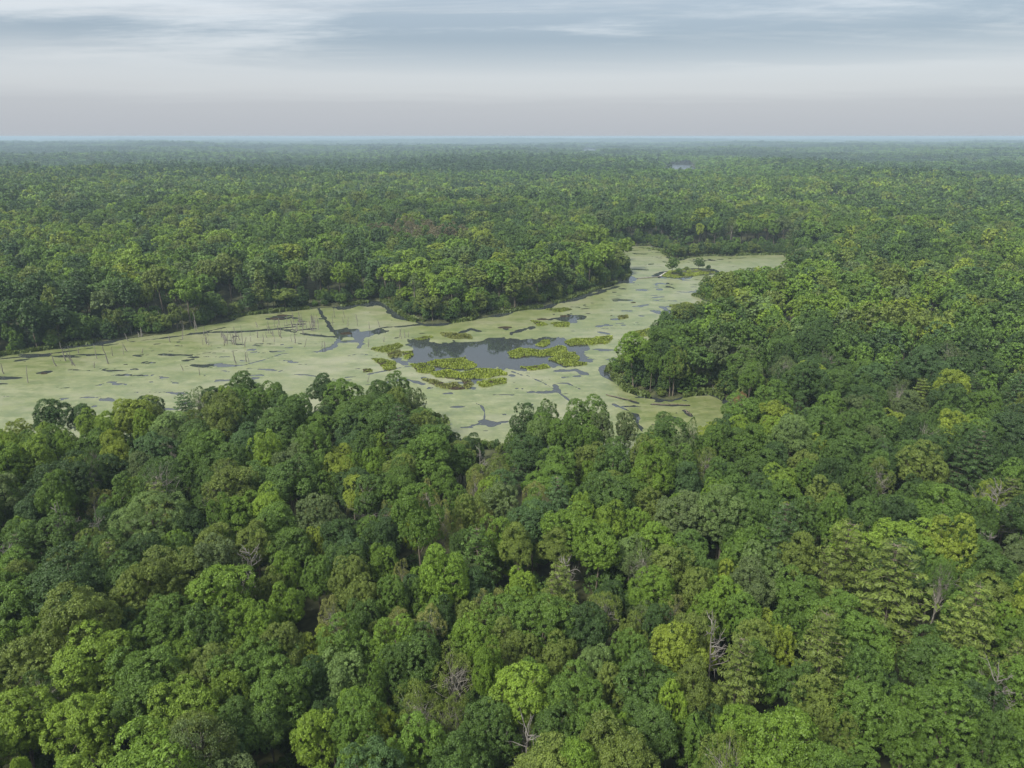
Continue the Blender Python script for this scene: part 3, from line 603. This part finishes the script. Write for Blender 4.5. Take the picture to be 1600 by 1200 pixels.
def far_points():
    g = np.random.default_rng(23); P = []
    r = 985.0
    while r < 25200:
        s = max(9.6, r / 105); dth = s / r; th = np.arange(-0.86, 0.86, dth) + g.uniform(0, dth)
        th = th + g.normal(0, 0.28, len(th)) * dth; rr = r + g.normal(0, 0.3, len(th)) * s
        P.append(np.stack([rr * np.sin(th), rr * np.cos(th), np.full(len(th), s)], 1)); r += s * 0.95
    P = np.concatenate(P); bad = np.zeros(len(P), bool)
    for lk in LAKES: bad |= poly_sd(lk, P[:, 0], P[:, 1]) > -4
    for c in CLEAR: bad |= poly_sd(c, P[:, 0], P[:, 1]) > -1
    return P[~bad], g

# ---------------------------------------------------------------- single trees, and the forest beyond
def place_word(x, y, z):
    px, py, _ = proj(x, y, z); return float(px) / 16, float(py) / 12
SHAPE = dict(maple='billowy broadleaf tree', oak='round-crowned broadleaf tree', tall='tall narrow broadleaf tree', sparse='thin-leaved tree with pale limbs', willow='feathery wide-crowned tree', pine='layered pine', fir='narrow fir')
SPECIAL = {(152, 1061): 'billowy lime green tree, the brightest crown near the lower left corner', (1392, 960): 'largest pine, tiered yellow green boughs, near the lower right corner', (238, 833): 'pale feathery wide tree beside slim bare pale stems at left',
           (972, 549): 'tall green tree alone at the tip of the wooded point in the marsh', (72, 634): 'dark round tree standing out against the marsh at the left edge', (630, 697): 'dark pine beside the shrubby gap on the near shore',
           (892, 852): 'bright green billowy tree, tallest of the four in the middle of the forest', (1130, 632): 'small rust brown tree at the end of the narrow inlet', (15, 892): 'small rust brown tree at the left edge of the photo',
           (922, 636): 'round green tree rising in front of the marsh right of two dark trees', (1501, 1010): 'tiered olive pine just right of the largest pine', (1512, 740): 'wide dark pine high on the right edge of the near forest'}
ONES = 'zero one two three four five six seven eight nine ten eleven twelve thirteen fourteen fifteen sixteen seventeen eighteen nineteen'.split()
def spell(v, tenth=False):
    n = int(v) if tenth else int(round(v))
    if n >= 100: return 'hundred'
    w = ONES[n] if n < 20 else 'twenty thirty forty fifty sixty seventy eighty ninety'.split()[n // 10 - 2] + ('-' + ONES[n % 10] if n % 10 else '')
    return w + '-point-' + ONES[int((v - n) * 10)] if tenth else w
used = set()
def uniq(lab, x, y):
    x = min(100, max(0, x)); y = min(100, y)
    for tx_, ty_ in ((False, False), (True, False), (True, True)):
        t = f'{lab} {spell(x, tx_)} percent across, {spell(y, ty_)} percent down the photo'
        if t not in used: used.add(t); return t
    return t
NAME = dict(maple='broadleaf_tree', oak='broadleaf_tree', tall='broadleaf_tree', willow='broadleaf_tree', sparse='thin_leaved_tree', pine='pine_tree', fir='fir_tree')
CAT = dict(maple='tree', oak='tree', tall='tree', willow='tree', sparse='thin tree', pine='pine', fir='fir')
GROUP = dict(broadleaf_tree='leafy trees of the near forest', thin_leaved_tree='thin-leaved trees of the near forest', pine_tree='pines of the near forest')
tx = np.array([t[0] for t in trees]); ty = np.array([t[1] for t in trees]); tz = terrain(tx, ty)
score = []
for i, t in enumerate(trees):
    px, py, dep = proj(t[0], t[1], tz[i] + t[3] * 0.72)
    inside = dep > 5 and -20 < px < 1620 and py < 1225
    score.append((t[2] * min(t[3] / 14, 1.1) / dep if inside else 0) * (1.5 if t[7] else 1))
order = np.argsort(score)[::-1]; single = set(); nb = dict(broadleaf_tree=0, thin_leaved_tree=0, pine_tree=0)
CAP = dict(broadleaf_tree=298, thin_leaved_tree=70, pine_tree=40)
for i in order:
    nm = NAME[trees[i][4]]
    if score[i] > 0 and nm in nb and nb[nm] < CAP[nm] and (trees[i][7] or math.hypot(*trees[i][:2]) < 215): nb[nm] += 1; single.add(int(i))
print('single trees', nb)
pick = np.random.default_rng(3)
inst = []
def lod_of(r): return 0 if r < 200 else 1 if r < 620 else 2
for i, t in enumerate(trees):
    x, y, Rr, H, kind, c, tint, hand = t
    if i in single:
        cm, tm, _ = PROTO[kind][0][pick.integers(len(PROTO[kind][0]))]
        e = bpy.data.objects.new(NAME[kind], None); col.objects.link(e); e.empty_display_size = 0.5
        e.location = (x, y, tz[i]); e.rotation_euler = (pick.normal(0, 0.03), pick.normal(0, 0.03), pick.uniform(0, 6.28))
        hh = H / (16.0 if kind not in ('pine', 'fir') else 18.5); e.scale = (Rr / R0, Rr / R0, hh)
        o = obj('crown', cm, e); o['tint'] = [float(c[0]), float(c[1]), float(c[2])]
        obj('trunk', tm, e)
        key = next((k for k in SPECIAL if hand and i < len(HAND) and HAND[i][:2] == (float(k[0]), float(k[1]))), None)
        qx, qy = place_word(x, y, tz[i] + H * 0.64)
        qx = min(max(qx, 0), 100); qy = min(qy, 100)
        lab = SPECIAL[key] if key else uniq(f'{WORD[tint]} {SHAPE[kind]}', qx, qy)
        tag(e, lab, CAT[kind], GROUP[NAME[kind]])
    else: inst.append((x, y, tz[i], Rr, H, kind, c))
PID = {}; PLIST = []
for kind in PROTO:
    for lod in PROTO[kind]:
        PID[kind, lod] = []
        for p in PROTO[kind][lod]: PID[kind, lod].append(len(PLIST)); PLIST.append(p[2])
def build_forest():
    g = np.random.default_rng(5)
    co, rot, scl, tint, pid = [], [], [], [], []
    for x, y, z, Rr, H, kind, c in inst:
        lod = lod_of(math.hypot(x, y)); ids = PID[kind, lod]
        co.append((x, y, z)); rot.append((0, 0, g.uniform(0, 6.28))); hh = H / (16.0 if kind not in ('pine', 'fir') else 18.5); scl.append((Rr / R0, Rr / R0, hh)); tint.append(c); pid.append(ids[g.integers(len(ids))])
    def low_shore(ax, ay):       # the shrubby stretches of the near shore, where no tree hides the marsh
        px = proj(ax, ay, 2.0)[0]; return 112 < ay < 168 and (666 < px < 802 or 952 < px < 1012)
    low = []       # low growth under and beside the trees
    for x, y, z, Rr, H, kind, c in list(inst) + [(t[0], t[1], tz[i], t[2], t[3], t[4], t[5]) for i, t in enumerate(trees) if i in single]:
        r = math.hypot(x, y)
        if r < 520 and g.random() < (0.9 if r < 200 else 0.5):
            ax, ay = x + g.normal(0, 3), y + g.normal(0, 3); low.append((len(co), ax, ay))
            co.append((ax, ay, z - 1.6)); rot.append((0, 0, g.uniform(0, 6.28))); s = g.uniform(0.35, 0.7) * (0.35 if low_shore(ax, ay) else 1); scl.append((s, s, s * 0.8)); tint.append(np.array(TINT['mid']) * g.uniform(0.8, 1.3)); ids = PID['maple', 1]; pid.append(ids[g.integers(len(ids))])
    seg = np.roll(MARSH, -1, 0) - MARSH; ln = np.hypot(seg[:, 0], seg[:, 1]); m = 3000; kk = g.choice(len(ln), m, p=ln / ln.sum())
    q = MARSH[kk] + seg[kk] * g.random((m, 1)) + g.normal(0, 5.0, (m, 2)); sq = sd_wet(q[:, 0], q[:, 1]); qz = terrain(q[:, 0], q[:, 1], sq)
    for (ax, ay), sv, zv in zip(q, sq, qz):
        if not -11 < sv < -1.3: continue
        sx = g.uniform(0.28, 0.72) * (0.35 if low_shore(ax, ay) else 1); co.append((ax, ay, zv - sx * 4.6)); rot.append((0, 0, g.uniform(0, 6.28))); scl.append((sx, sx, sx * g.uniform(0.75, 1.2))); tint.append(np.array(TINT[['mid', 'green', 'dark', 'olive'][g.integers(4)]]) * g.uniform(0.8, 1.15)); ids = PID[['maple', 'tall'][g.integers(2)], 1]; pid.append(ids[g.integers(len(ids))])
    lw = np.array(low); drop = set(lw[sd_wet(lw[:, 1], lw[:, 2]) > -0.8, 0].astype(int)); keep = [i for i in range(len(co)) if i not in drop]
    co, rot, scl, tint, pid = ([q[i] for i in keep] for q in (co, rot, scl, tint, pid))
    P, g2 = far_points(); zz = terrain(P[:, 0], P[:, 1])
    kinds = ['maple', 'oak', 'tall', 'sparse', 'pine', 'fir']
    nn = 0.5 + (fbm(P[:, 0] / 420, P[:, 1] / 420, 4, 91) - 0.5) * 2.3
    for (x, y, s), z, n in zip(P, zz, nn):
        con = g2.random() < (0.30 if x < 0.2 * y else 0.12)
        kind = ['pine', 'fir'][g2.integers(2)] if con else ['maple', 'maple', 'oak', 'tall'][g2.integers(4)]
        ids = PID[kind, 2]; w = s * (0.60 if con else 0.68) * g2.uniform(0.8, 1.25) / R0; hh = g2.normal(1.08, 0.14) * (1.12 if con else 1.0)
        w = min(w, 4.5) if s < 40 else w
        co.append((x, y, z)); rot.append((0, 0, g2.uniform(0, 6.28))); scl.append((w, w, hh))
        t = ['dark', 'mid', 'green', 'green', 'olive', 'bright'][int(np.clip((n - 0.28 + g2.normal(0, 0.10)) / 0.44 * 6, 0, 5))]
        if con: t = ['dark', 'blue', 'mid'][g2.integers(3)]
        tint.append(np.array(TINT[t]) * g2.normal(1, 0.1) * (0.82, 0.90, 1.05)); pid.append(ids[g2.integers(len(ids))])  # far crowns darker and bluer: distance haze painted into their tint
    n = len(co); print('forest instances', n)
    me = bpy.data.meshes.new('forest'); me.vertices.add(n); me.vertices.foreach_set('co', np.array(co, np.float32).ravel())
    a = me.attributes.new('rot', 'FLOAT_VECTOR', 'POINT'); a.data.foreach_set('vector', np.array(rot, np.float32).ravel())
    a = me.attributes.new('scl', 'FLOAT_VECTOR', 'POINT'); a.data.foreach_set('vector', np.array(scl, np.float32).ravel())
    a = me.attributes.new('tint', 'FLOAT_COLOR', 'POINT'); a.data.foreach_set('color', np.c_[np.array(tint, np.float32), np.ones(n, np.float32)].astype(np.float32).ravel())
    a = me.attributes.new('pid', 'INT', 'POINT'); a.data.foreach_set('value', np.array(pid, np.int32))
    o = obj('forest', me); tag(o, 'dense green mixed forest reaching from the marsh to the horizon', 'forest', kind='stuff')
    ng = bpy.data.node_groups.new('forest_scatter', 'GeometryNodeTree')
    ng.interface.new_socket('Geometry', in_out='INPUT', socket_type='NodeSocketGeometry'); ng.interface.new_socket('Geometry', in_out='OUTPUT', socket_type='NodeSocketGeometry')
    N = ng.nodes.new; L = ng.links.new
    gi = N('NodeGroupInput'); go = N('NodeGroupOutput'); join = N('GeometryNodeJoinGeometry')
    def named(nm, ty):
        q = N('GeometryNodeInputNamedAttribute'); q.data_type = ty; q.inputs['Name'].default_value = nm
        return next(s for s in q.outputs if s.enabled and s.name == 'Attribute')
    ro, sc_, pi = named('rot', 'FLOAT_VECTOR'), named('scl', 'FLOAT_VECTOR'), named('pid', 'INT')
    usedp = set(pid)
    for k, pm in enumerate(PLIST):
        if k not in usedp: continue
        po = bpy.data.objects.new('tree_shape', pm)
        oi = N('GeometryNodeObjectInfo'); oi.transform_space = 'ORIGINAL'; oi.inputs['Object'].default_value = po; oi.inputs['As Instance'].default_value = False
        cmp = N('FunctionNodeCompare'); cmp.data_type = 'INT'; cmp.operation = 'EQUAL'
        ins = [s for s in cmp.inputs if s.enabled and s.type == 'INT']; L(pi, ins[0]); ins[1].default_value = k
        ip = N('GeometryNodeInstanceOnPoints'); L(gi.outputs[0], ip.inputs['Points']); L(cmp.outputs[0], ip.inputs['Selection']); L(oi.outputs['Geometry'], ip.inputs['Instance']); L(ro, ip.inputs['Rotation']); L(sc_, ip.inputs['Scale'])
        L(ip.outputs[0], join.inputs[0])
    L(join.outputs[0], go.inputs[0])
    md = o.modifiers.new('scatter', 'NODES'); md.node_group = ng
build_forest()

# ---------------------------------------------------------------- bare dead trees in the near forest
bare_rng = np.random.default_rng(12)
for px, py, v, what in BAREHAND:
    x, y = (float(q) for q in at(px, py, 9.5)); z = float(terrain(np.array([x]), np.array([y]))[0])
    e = bpy.data.objects.new('dead_tree', None); col.objects.link(e); e.location = (x, y, z); e.rotation_euler = (bare_rng.normal(0, 0.05), bare_rng.normal(0, 0.05), bare_rng.uniform(0, 6.28))
    k = bare_rng.uniform(0.95, 1.15); e.scale = (k * 0.8, k * 0.8, k * 0.98)
    obj('trunk', BARE[v][0], e); obj('branches', BARE[v][1], e)
    tag(e, uniq('bare dead tree,', px / 16, py / 12), 'dead tree', 'bare dead trees in the near forest')

# ---------------------------------------------------------------- dead poles standing in the marsh
POLES = [(6, 584, 17), (44, 598, 27), (89, 572, 21), (103, 564, 32), (113, 571, 31), (115, 570, 29), (118, 572, 12), (123, 552, 8), (152, 561, 22), (170, 568, 29), (147, 575, 9), (193, 554, 18), (221, 552, 8), (286, 579, 11), (312, 586, 17), (368, 568, 20), (384, 565, 15),
    (389, 566, 18), (379, 540, 32), (355, 538, 16), (364, 538, 18), (381, 542, 16), (392, 534, 16), (411, 534, 12), (456, 534, 10), (461, 536, 16), (475, 542, 14), (429, 535, 9), (520, 510, 21), (539, 498, 15), (577, 514, 11), (593, 511, 11), (502, 544, 12), (508, 543, 9), (576, 542, 12), (600, 534, 8), (574, 597, 18),
    (624, 527, 15), (628, 529, 16), (633, 528, 13), (638, 527, 10), (176, 556, 14), (199, 549, 12), (266, 535, 12), (284, 530, 14)]
def build_poles():
    g = np.random.default_rng(77); pts = list(POLES)
    for x0_, x1_, y0_, y1_, n, a, b in ((454, 498, 502, 521, 38, 9, 17), (316, 375, 522, 540, 22, 8, 15), (400, 450, 505, 530, 16, 8, 14), (245, 330, 503, 518, 18, 16, 32), (200, 260, 522, 534, 6, 8, 18), (520, 560, 495, 512, 5, 8, 14)):
        for _ in range(n): pts.append((g.uniform(x0_, x1_), g.uniform(y0_, y1_), g.uniform(a, b)))
    shapes = []
    for k in range(6):
        h = 7.0; p = np.linspace([0, 0, -1.2], [g.normal(0, 0.45), g.normal(0, 0.3), h], 6); p[1:-1] += g.normal(0, 0.07, (4, 3)); parts = [tube(p, np.linspace(0.17, 0.07, 6), 5)]
        for b in range(g.integers(1, 4)):
            f = g.uniform(0.5, 0.95); q = np.array([0, 0, -1.2]) + (p[-1] - p[0]) * f; dv = np.array([g.normal(), g.normal(), 0.5]); dv /= np.linalg.norm(dv); parts.append(tube(q + dv * g.uniform(0.3, 0.9) * np.linspace(0, 1, 3)[:, None], [0.05, 0.04, 0.025], 4))
        shapes.append(mesh_np('dead_pole', *merge(parts), [M['dead_wood']], smooth=True))
    for i, (px, py, hp) in enumerate(pts):
        x, y = (float(v) for v in at(px, py, 0)); dep = proj(x, y, 0)[2]; h = hp / FPX * dep / 0.97
        o = obj('dead_pole', shapes[i % 6]); o.location = (x, y, 0); w_ = g.uniform(0.6, 1.35); o.scale = (w_, w_, h / 7.0); o.rotation_euler = (g.normal(0, 0.05), g.normal(0, 0.09), g.uniform(0, 6.28))
        tag(o, uniq('thin dead trunk standing in the marsh', px / 16, py / 12), 'dead trunk', 'dead trunks standing in the marsh')
build_poles()

# ---------------------------------------------------------------- sedge islands in the marsh
def sedge_blades(g, poly, dens, h, lo=0.55):
    mn, mx = poly.min(0), poly.max(0); n = int((mx - mn).prod() * dens) + 8
    p = g.uniform(mn, mx, (n, 2)); s = poly_sd(poly, p[:, 0], p[:, 1]); nz = fbm(p[:, 0] / 3.0, p[:, 1] / 3.0, 3, 8)
    ok = (s + (nz - 0.5) * 2.6 > 0) & (nz > 0.30); p = p[ok]; s = s[ok]; n = len(p)
    hh = h * g.uniform(0.6, 1.15, n) * np.clip(0.3 + s * 0.3, 0.3, 1.0) * (0.2 + 1.7 * nz[ok])
    P = np.c_[p, 0.06 + hh * 0.5]
    a = g.uniform(0, 6.28, n); Nn = unit(np.c_[np.cos(a), np.sin(a), g.uniform(0.1, 1.0, n)])
    side = unit(np.cross(Nn, [0, 0, 1.0])); upv = np.cross(side, Nn); w = g.uniform(0.08, 0.22, n)[:, None]; hv = hh[:, None] * 0.55
    q = np.stack([P - upv * hv - side * w * 0.6, P - upv * hv + side * w * 0.6, P + upv * hv + side * w, P + upv * hv - side * w], 1).reshape(-1, 3)
    return q, np.arange(n * 4).reshape(-1, 4), np.clip(0.55 + nz[ok] * 0.9 + g.normal(0, 0.14, n), 0.5, 1.6)
ISLANDS = [
    ([(665, 567), (690, 562), (715, 560), (728, 557), (729, 564), (742, 566), (745, 572), (730, 578), (715, 576), (690, 575), (672, 572)], 'longest sedge island lying alone inside the dark open pool'),
    ([(793, 551), (810, 545), (835, 546), (850, 548), (870, 541), (885, 543), (887, 549), (870, 556), (850, 557), (830, 556), (810, 560), (797, 559)], 'yellow green sedge tongue reaching into the pool from its far end'),
    ([(857, 562), (872, 556), (880, 549), (900, 552), (905, 560), (900, 565), (917, 568), (908, 572), (880, 573), (872, 567)], 'ragged sedge patch closing the end of the pool by the lone tall tree'),
    ([(837, 539), (848, 531), (859, 531), (859, 538), (846, 542)], 'small round sedge tuft standing in the pool above the sedge tongue'),
    ([(881, 534), (900, 530), (930, 528), (952, 525), (960, 530), (945, 537), (915, 539), (890, 541)], 'long flat sedge strip running from the pool to the lone tall tree'),
    ([(579, 546), (600, 541), (625, 536), (630, 541), (615, 549), (598, 551)], 'flat green sedge bar west of the pool beside pale duckweed'),
    ([(580, 560), (600, 561), (616, 565), (620, 575), (608, 580), (595, 571)], 'brightest yellow sedge patch west of the pool'),
    ([(628, 550), (646, 548), (645, 557), (634, 561)], 'small sedge clump at the western corner of the pool'),
    ([(640, 570), (665, 567), (680, 578), (676, 584), (655, 582)], 'sedge clump touching the near western rim of the pool'),
    ([(673, 583), (700, 578), (720, 582), (750, 576), (785, 578), (793, 585), (765, 591), (740, 592), (700, 592), (680, 590)], 'broad sedge bank along the near rim of the pool'),
    ([(658, 592), (680, 594), (700, 600), (715, 598), (722, 605), (700, 608), (680, 603)], 'brownish sedge patch below the broad bank, nearest the shore trees'),
    ([(720, 593), (736, 593), (740, 602), (728, 608)], 'small sedge hump between the two patches below the broad bank'),
    ([(745, 598), (770, 592), (792, 592), (792, 599), (770, 602), (755, 606)], 'sedge patch at the eastern end below the broad bank'),
    ([(646, 530), (665, 525), (677, 527), (660, 532)], 'low sedge bar at the far rim of the pool beneath the reflected trees'),
    ([(688, 520), (715, 521), (738, 524), (738, 529), (710, 530), (695, 526)], 'flat sedge bar between the pool and the wooded headland'),
    ([(828, 501), (845, 502), (857, 508), (842, 510)], 'western of two sedge bars below the small dark pool'),
    ([(860, 505), (880, 503), (890, 505), (889, 511), (870, 511)], 'eastern of two sedge bars below the small dark pool'),
    ([(853, 484), (880, 481), (895, 484), (875, 488)], 'thin sedge bar close under the far wooded shore'),
    ([(1048, 477), (1070, 473), (1096, 478), (1101, 487), (1085, 496), (1060, 500), (1053, 489)], 'largest sedge meadow, beside the wooded eastern shore'),
    ([(985, 520), (1010, 514), (1032, 516), (1010, 525), (990, 527)], 'sedge strip behind the lone tall tree'),
    ([(964, 494), (980, 492), (982, 497), (968, 499)], 'tiny sedge hump in mid marsh beyond the lone tall tree'),
    ([(813, 574), (850, 570), (862, 575), (830, 579)], 'narrow sedge fringe on the near rim of the pool'),
    ([(604, 552), (626, 546), (628, 557), (610, 559)], 'dull green sedge clump between the flat bar and the pool'),
    ([(566, 577), (580, 576), (582, 581), (568, 582)], 'tiny sedge tuft standing alone in pale duckweed west of the pool'),
    ([(1033, 431), (1045, 424), (1075, 421), (1118, 426), (1085, 431), (1055, 434)], 'sedge on the low islet at the head of the marsh'),
]
def build_islands():
    g = np.random.default_rng(41)
    for i, (pp, lab) in enumerate(ISLANDS):
        poly = poly_at(pp); c = poly.mean(0)
        e = bpy.data.objects.new('sedge_island', None); col.objects.link(e); e.location = (c[0], c[1], 0)
        loc = poly - c; k = 5; n = len(loc)         # low peat mound
        fine = []
        for a in range(n):
            for t in np.linspace(0, 1, k, endpoint=False): fine.append(loc[a] * (1 - t) + loc[(a + 1) % n] * t)
        fine = np.array(fine); fine *= (1 + (fbm(fine[:, 0] / 1.5 + i, fine[:, 1] / 1.5, 2, 4)[:, None] - 0.5) * 0.25); m = len(fine)
        V = np.concatenate([np.c_[fine * 1.0, np.full(m, -0.25)], np.c_[fine * 0.93, np.full(m, 0.10)], np.c_[fine * 0.5, np.full(m, 0.22)], [[0, 0, 0.25]]])
        q = np.arange(m); q2 = (q + 1) % m
        F = np.concatenate([np.stack([a * m + q, a * m + q2, (a + 1) * m + q2, (a + 1) * m + q], 1) for a in range(2)]); F2 = np.stack([2 * m + q, 2 * m + q2, np.full(m, 3 * m)], 1)
        obj('peat_mound', mesh_np('peat_mound', V, [F, F2], [M['peat']], smooth=True), e)
        v, f, sh = sedge_blades(g, loc, 20.0, 0.85)
        s = obj('sedge_blades', mesh_np('sedge_blades', v, f, [M['leaf']], sh), e); s['kind'] = 'stuff'
        br = g.uniform(0.8, 1.12); s['tint'] = [0.125 * br, 0.162 * br, 0.022] if i not in (10, 11, 14, 20, 22) else [0.105, 0.12, 0.03]
        tag(e, lab, 'sedge island', 'sedge islands in the marsh')
build_islands()

# ---------------------------------------------------------------- sedge along the banks, meadows and bare rock
def build_shore():
    g = np.random.default_rng(52); n = 90000
    poly = MARSH; seg = np.roll(poly, -1, 0) - poly; ln = np.hypot(seg[:, 0], seg[:, 1]); k = g.choice(len(ln), n, p=ln / ln.sum()); t = g.random(n)[:, None]
    p = poly[k] + seg[k] * t + g.normal(0, 0.9, (n, 2)); r = np.hypot(p[:, 0], p[:, 1]); nz = fbm(p[:, 0] / 9, p[:, 1] / 9, 3, 71)
    sd = sd_wet(p[:, 0], p[:, 1]); ok = (sd < 1.3) & (sd > -2.4) & (nz > 0.47) & (g.random(n) < np.clip(180 / r, 0.25, 1)); p = p[ok]; nz = nz[ok]
    for c, m in ((CLEAR[0], 5000), (CLEAR[3], 5000), (poly_at([(668, 645), (700, 655), (705, 690), (690, 690), (660, 668)]), 900), (poly_at([(1000, 388), (1075, 392), (1075, 401), (1050, 406), (1030, 392)]), 3000)):
        q = g.uniform(c.min(0), c.max(0), (m, 2)); q = q[poly_sd(c, q[:, 0], q[:, 1]) > 0]; p = np.concatenate([p, q]); nz = np.concatenate([nz, fbm(q[:, 0] / 9, q[:, 1] / 9, 3, 71)])
    n = len(p); z = np.maximum(terrain(p[:, 0], p[:, 1]), 0); hh = g.uniform(0.5, 1.3, n) * (0.7 + 0.6 * nz)
    P = np.c_[p, z + hh * 0.45]; a = g.uniform(0, 6.28, n); Nn = unit(np.c_[np.cos(a), np.sin(a), g.uniform(0.1, 0.9, n)]); side = unit(np.cross(Nn, [0, 0, 1.0])); upv = np.cross(side, Nn); w = g.uniform(0.2, 0.45, n)[:, None]; hv = hh[:, None] * 0.55
    q = np.stack([P - upv * hv - side * w * 0.6, P - upv * hv + side * w * 0.6, P + upv * hv + side * w, P + upv * hv - side * w], 1).reshape(-1, 3)
    o = obj('shore_grass', mesh_np('shore_grass', q, np.arange(n * 4).reshape(-1, 4), [M['leaf']], np.clip(0.6 + nz * 0.8 + g.normal(0, 0.15, n), 0.5, 1.6)))
    o['tint'] = [0.066, 0.095, 0.022]; tag(o, 'rough green sedge and grass along the marsh banks', 'grass', kind='stuff')
build_shore()
def mound(name, px0, px1, py, h, mat, label, cat, group=None, seed=0):
    g = np.random.default_rng(seed); ax, ay = at(px0, py); bx, by = at(px1, py); cx, cy_ = (ax + bx) / 2, (ay + by) / 2; L_ = abs(bx - ax) / 2; W = L_ * 0.55
    z0 = float(max(terrain(np.array([cx]), np.array([cy_]))[0], 0)); m = 22; rings = 6; V = []
    for i in range(rings):
        f = 1 - i / rings
        for k in range(m):
            a = 6.283 * k / m; rr = f * (0.8 + 0.45 * vnoise(np.array(2.5 + math.cos(a) * 1.6 + seed), np.array(2.5 + math.sin(a) * 1.6), 6)); V.append((math.cos(a) * rr * L_, math.sin(a) * rr * W, h * (1 - f ** 2) * (0.7 + 0.6 * g.random()) - (0.4 if i == 0 else 0)))
    V.append((0, 0, h)); V = np.array(V, float); q = np.arange(m); q2 = (q + 1) % m
    F = np.concatenate([np.stack([a * m + q, a * m + q2, (a + 1) * m + q2, (a + 1) * m + q], 1) for a in range(rings - 1)]); F2 = np.stack([(rings - 1) * m + q, (rings - 1) * m + q2, np.full(m, rings * m)], 1)
    o = obj(name, mesh_np(name, V, [F, F2], [mat])); o.location = (cx, cy_, z0); tag(o, label, cat, group); return o
for i, (a, b, y, lab) in enumerate(((62, 76, 584, 'dark peat hump alone in the duckweed near the left edge'), (418, 444, 498, 'dark flat peat bar off the far shore amid dead poles'), (430, 452, 493, 'thin peat bar behind the flat one off the far shore'),
        (528, 552, 521, 'broad black peat bank in the dark lead west of the headland'), (838, 858, 499, 'black peat bar at the rim of the small far pool'), (872, 892, 494, 'raised peat bar on the far side of the small far pool'), (776, 800, 512, 'crooked peat bar between the headland and the big pool'),
        (985, 994, 473, 'small round peat hump in mid marsh below the islet'), (1036, 1050, 653, 'dark peat scrap in the narrow eastern inlet'), (700, 730, 607, 'grey brown peat shelf below the sedge bank'))):
    mound('peat_hummock', a, b, y, 0.35, M['peat'], lab, 'peat hummock', 'peat humps in the marsh', i)
mound('rock_outcrop', 1298, 1332, 331, 0.9, M['rock'], 'pale bare rock outcrop in a gap of the eastern forest', 'rock', None, 21)
mound('rock_outcrop', 1556, 1576, 340, 0.8, M['rock'], 'small pale rock outcrop near the right edge of the forest', 'rock', None, 22)
def log(px0, py0, px1, py1, r, mat, label, z=0.12, seed=0):
    g = np.random.default_rng(seed); a = np.array([*at(px0, py0), z]); b = np.array([*at(px1, py1), z + 0.15]); p = a + (b - a) * np.linspace(0, 1, 7)[:, None]; p[1:-1] += g.normal(0, 0.12, (5, 3)) * [1, 1, 0.3]
    c = p.mean(0); parts = [tube(p - c, np.linspace(r, r * 0.45, 7), 7)]
    for k in range(4):
        q = p[g.integers(2, 6)] - c; dv = unit(np.array([g.normal(), g.normal(), 0.7])); parts.append(tube(q + dv * g.uniform(0.6, 1.6) * np.linspace(0, 1, 3)[:, None], [r * 0.3, r * 0.22, r * 0.12], 4))
    o = obj('fallen_log', mesh_np('fallen_log', *merge(parts), [mat], smooth=True)); o.location = c; tag(o, label, 'log')
log(1030, 433, 1041, 426, 0.55, M['rock'], 'bleached white log at the tip of the low islet')
log(996, 436, 1030, 433, 0.45, M['dead_wood'], 'long grey log lying west of the low islet', seed=1)
log(282, 503, 306, 510, 0.28, M['dead_wood'], 'pale fallen trunk leaning along the far dead-wood shore', 1.4, 2)
log(1070, 641, 1080, 651, 0.22, M['bark'], 'dark log floating in the narrow inlet', seed=3)
log(1018, 632, 1078, 634, 0.20, M['bark'], 'long dark sunken log below the wooded point', seed=4)
log(947, 617, 995, 629, 0.16, M['bark'], 'slim dark log drifting off the wooded point', seed=5)

# ---------------------------------------------------------------- the hazy air
def build_haze():
    m, nt, N, L = new_mat('hazy_air'); out = N('ShaderNodeOutputMaterial'); v = N('ShaderNodeVolumePrincipled')
    v.inputs['Color'].default_value = (0.36, 0.47, 0.56, 1); v.inputs['Density'].default_value = HAZE; v.inputs['Anisotropy'].default_value = 0.0
    L(v.outputs[0], out.inputs['Volume'])
    s, z0, z1 = 26800, -60.0, 71.5
    V = [(-s, -s, z0), (s, -s, z0), (s, s, z0), (-s, s, z0), (-s, -s, z1), (s, -s, z1), (s, s, z1), (-s, s, z1)]
    F = np.array([(0, 3, 2, 1), (4, 5, 6, 7), (0, 1, 5, 4), (1, 2, 6, 5), (2, 3, 7, 6), (3, 0, 4, 7)])
    o = obj('haze', mesh_np('haze', V, F, [m])); tag(o, 'thin bluish haze veiling the distant forest', 'haze', kind='stuff')
HAZE = 1.9e-4
build_haze()
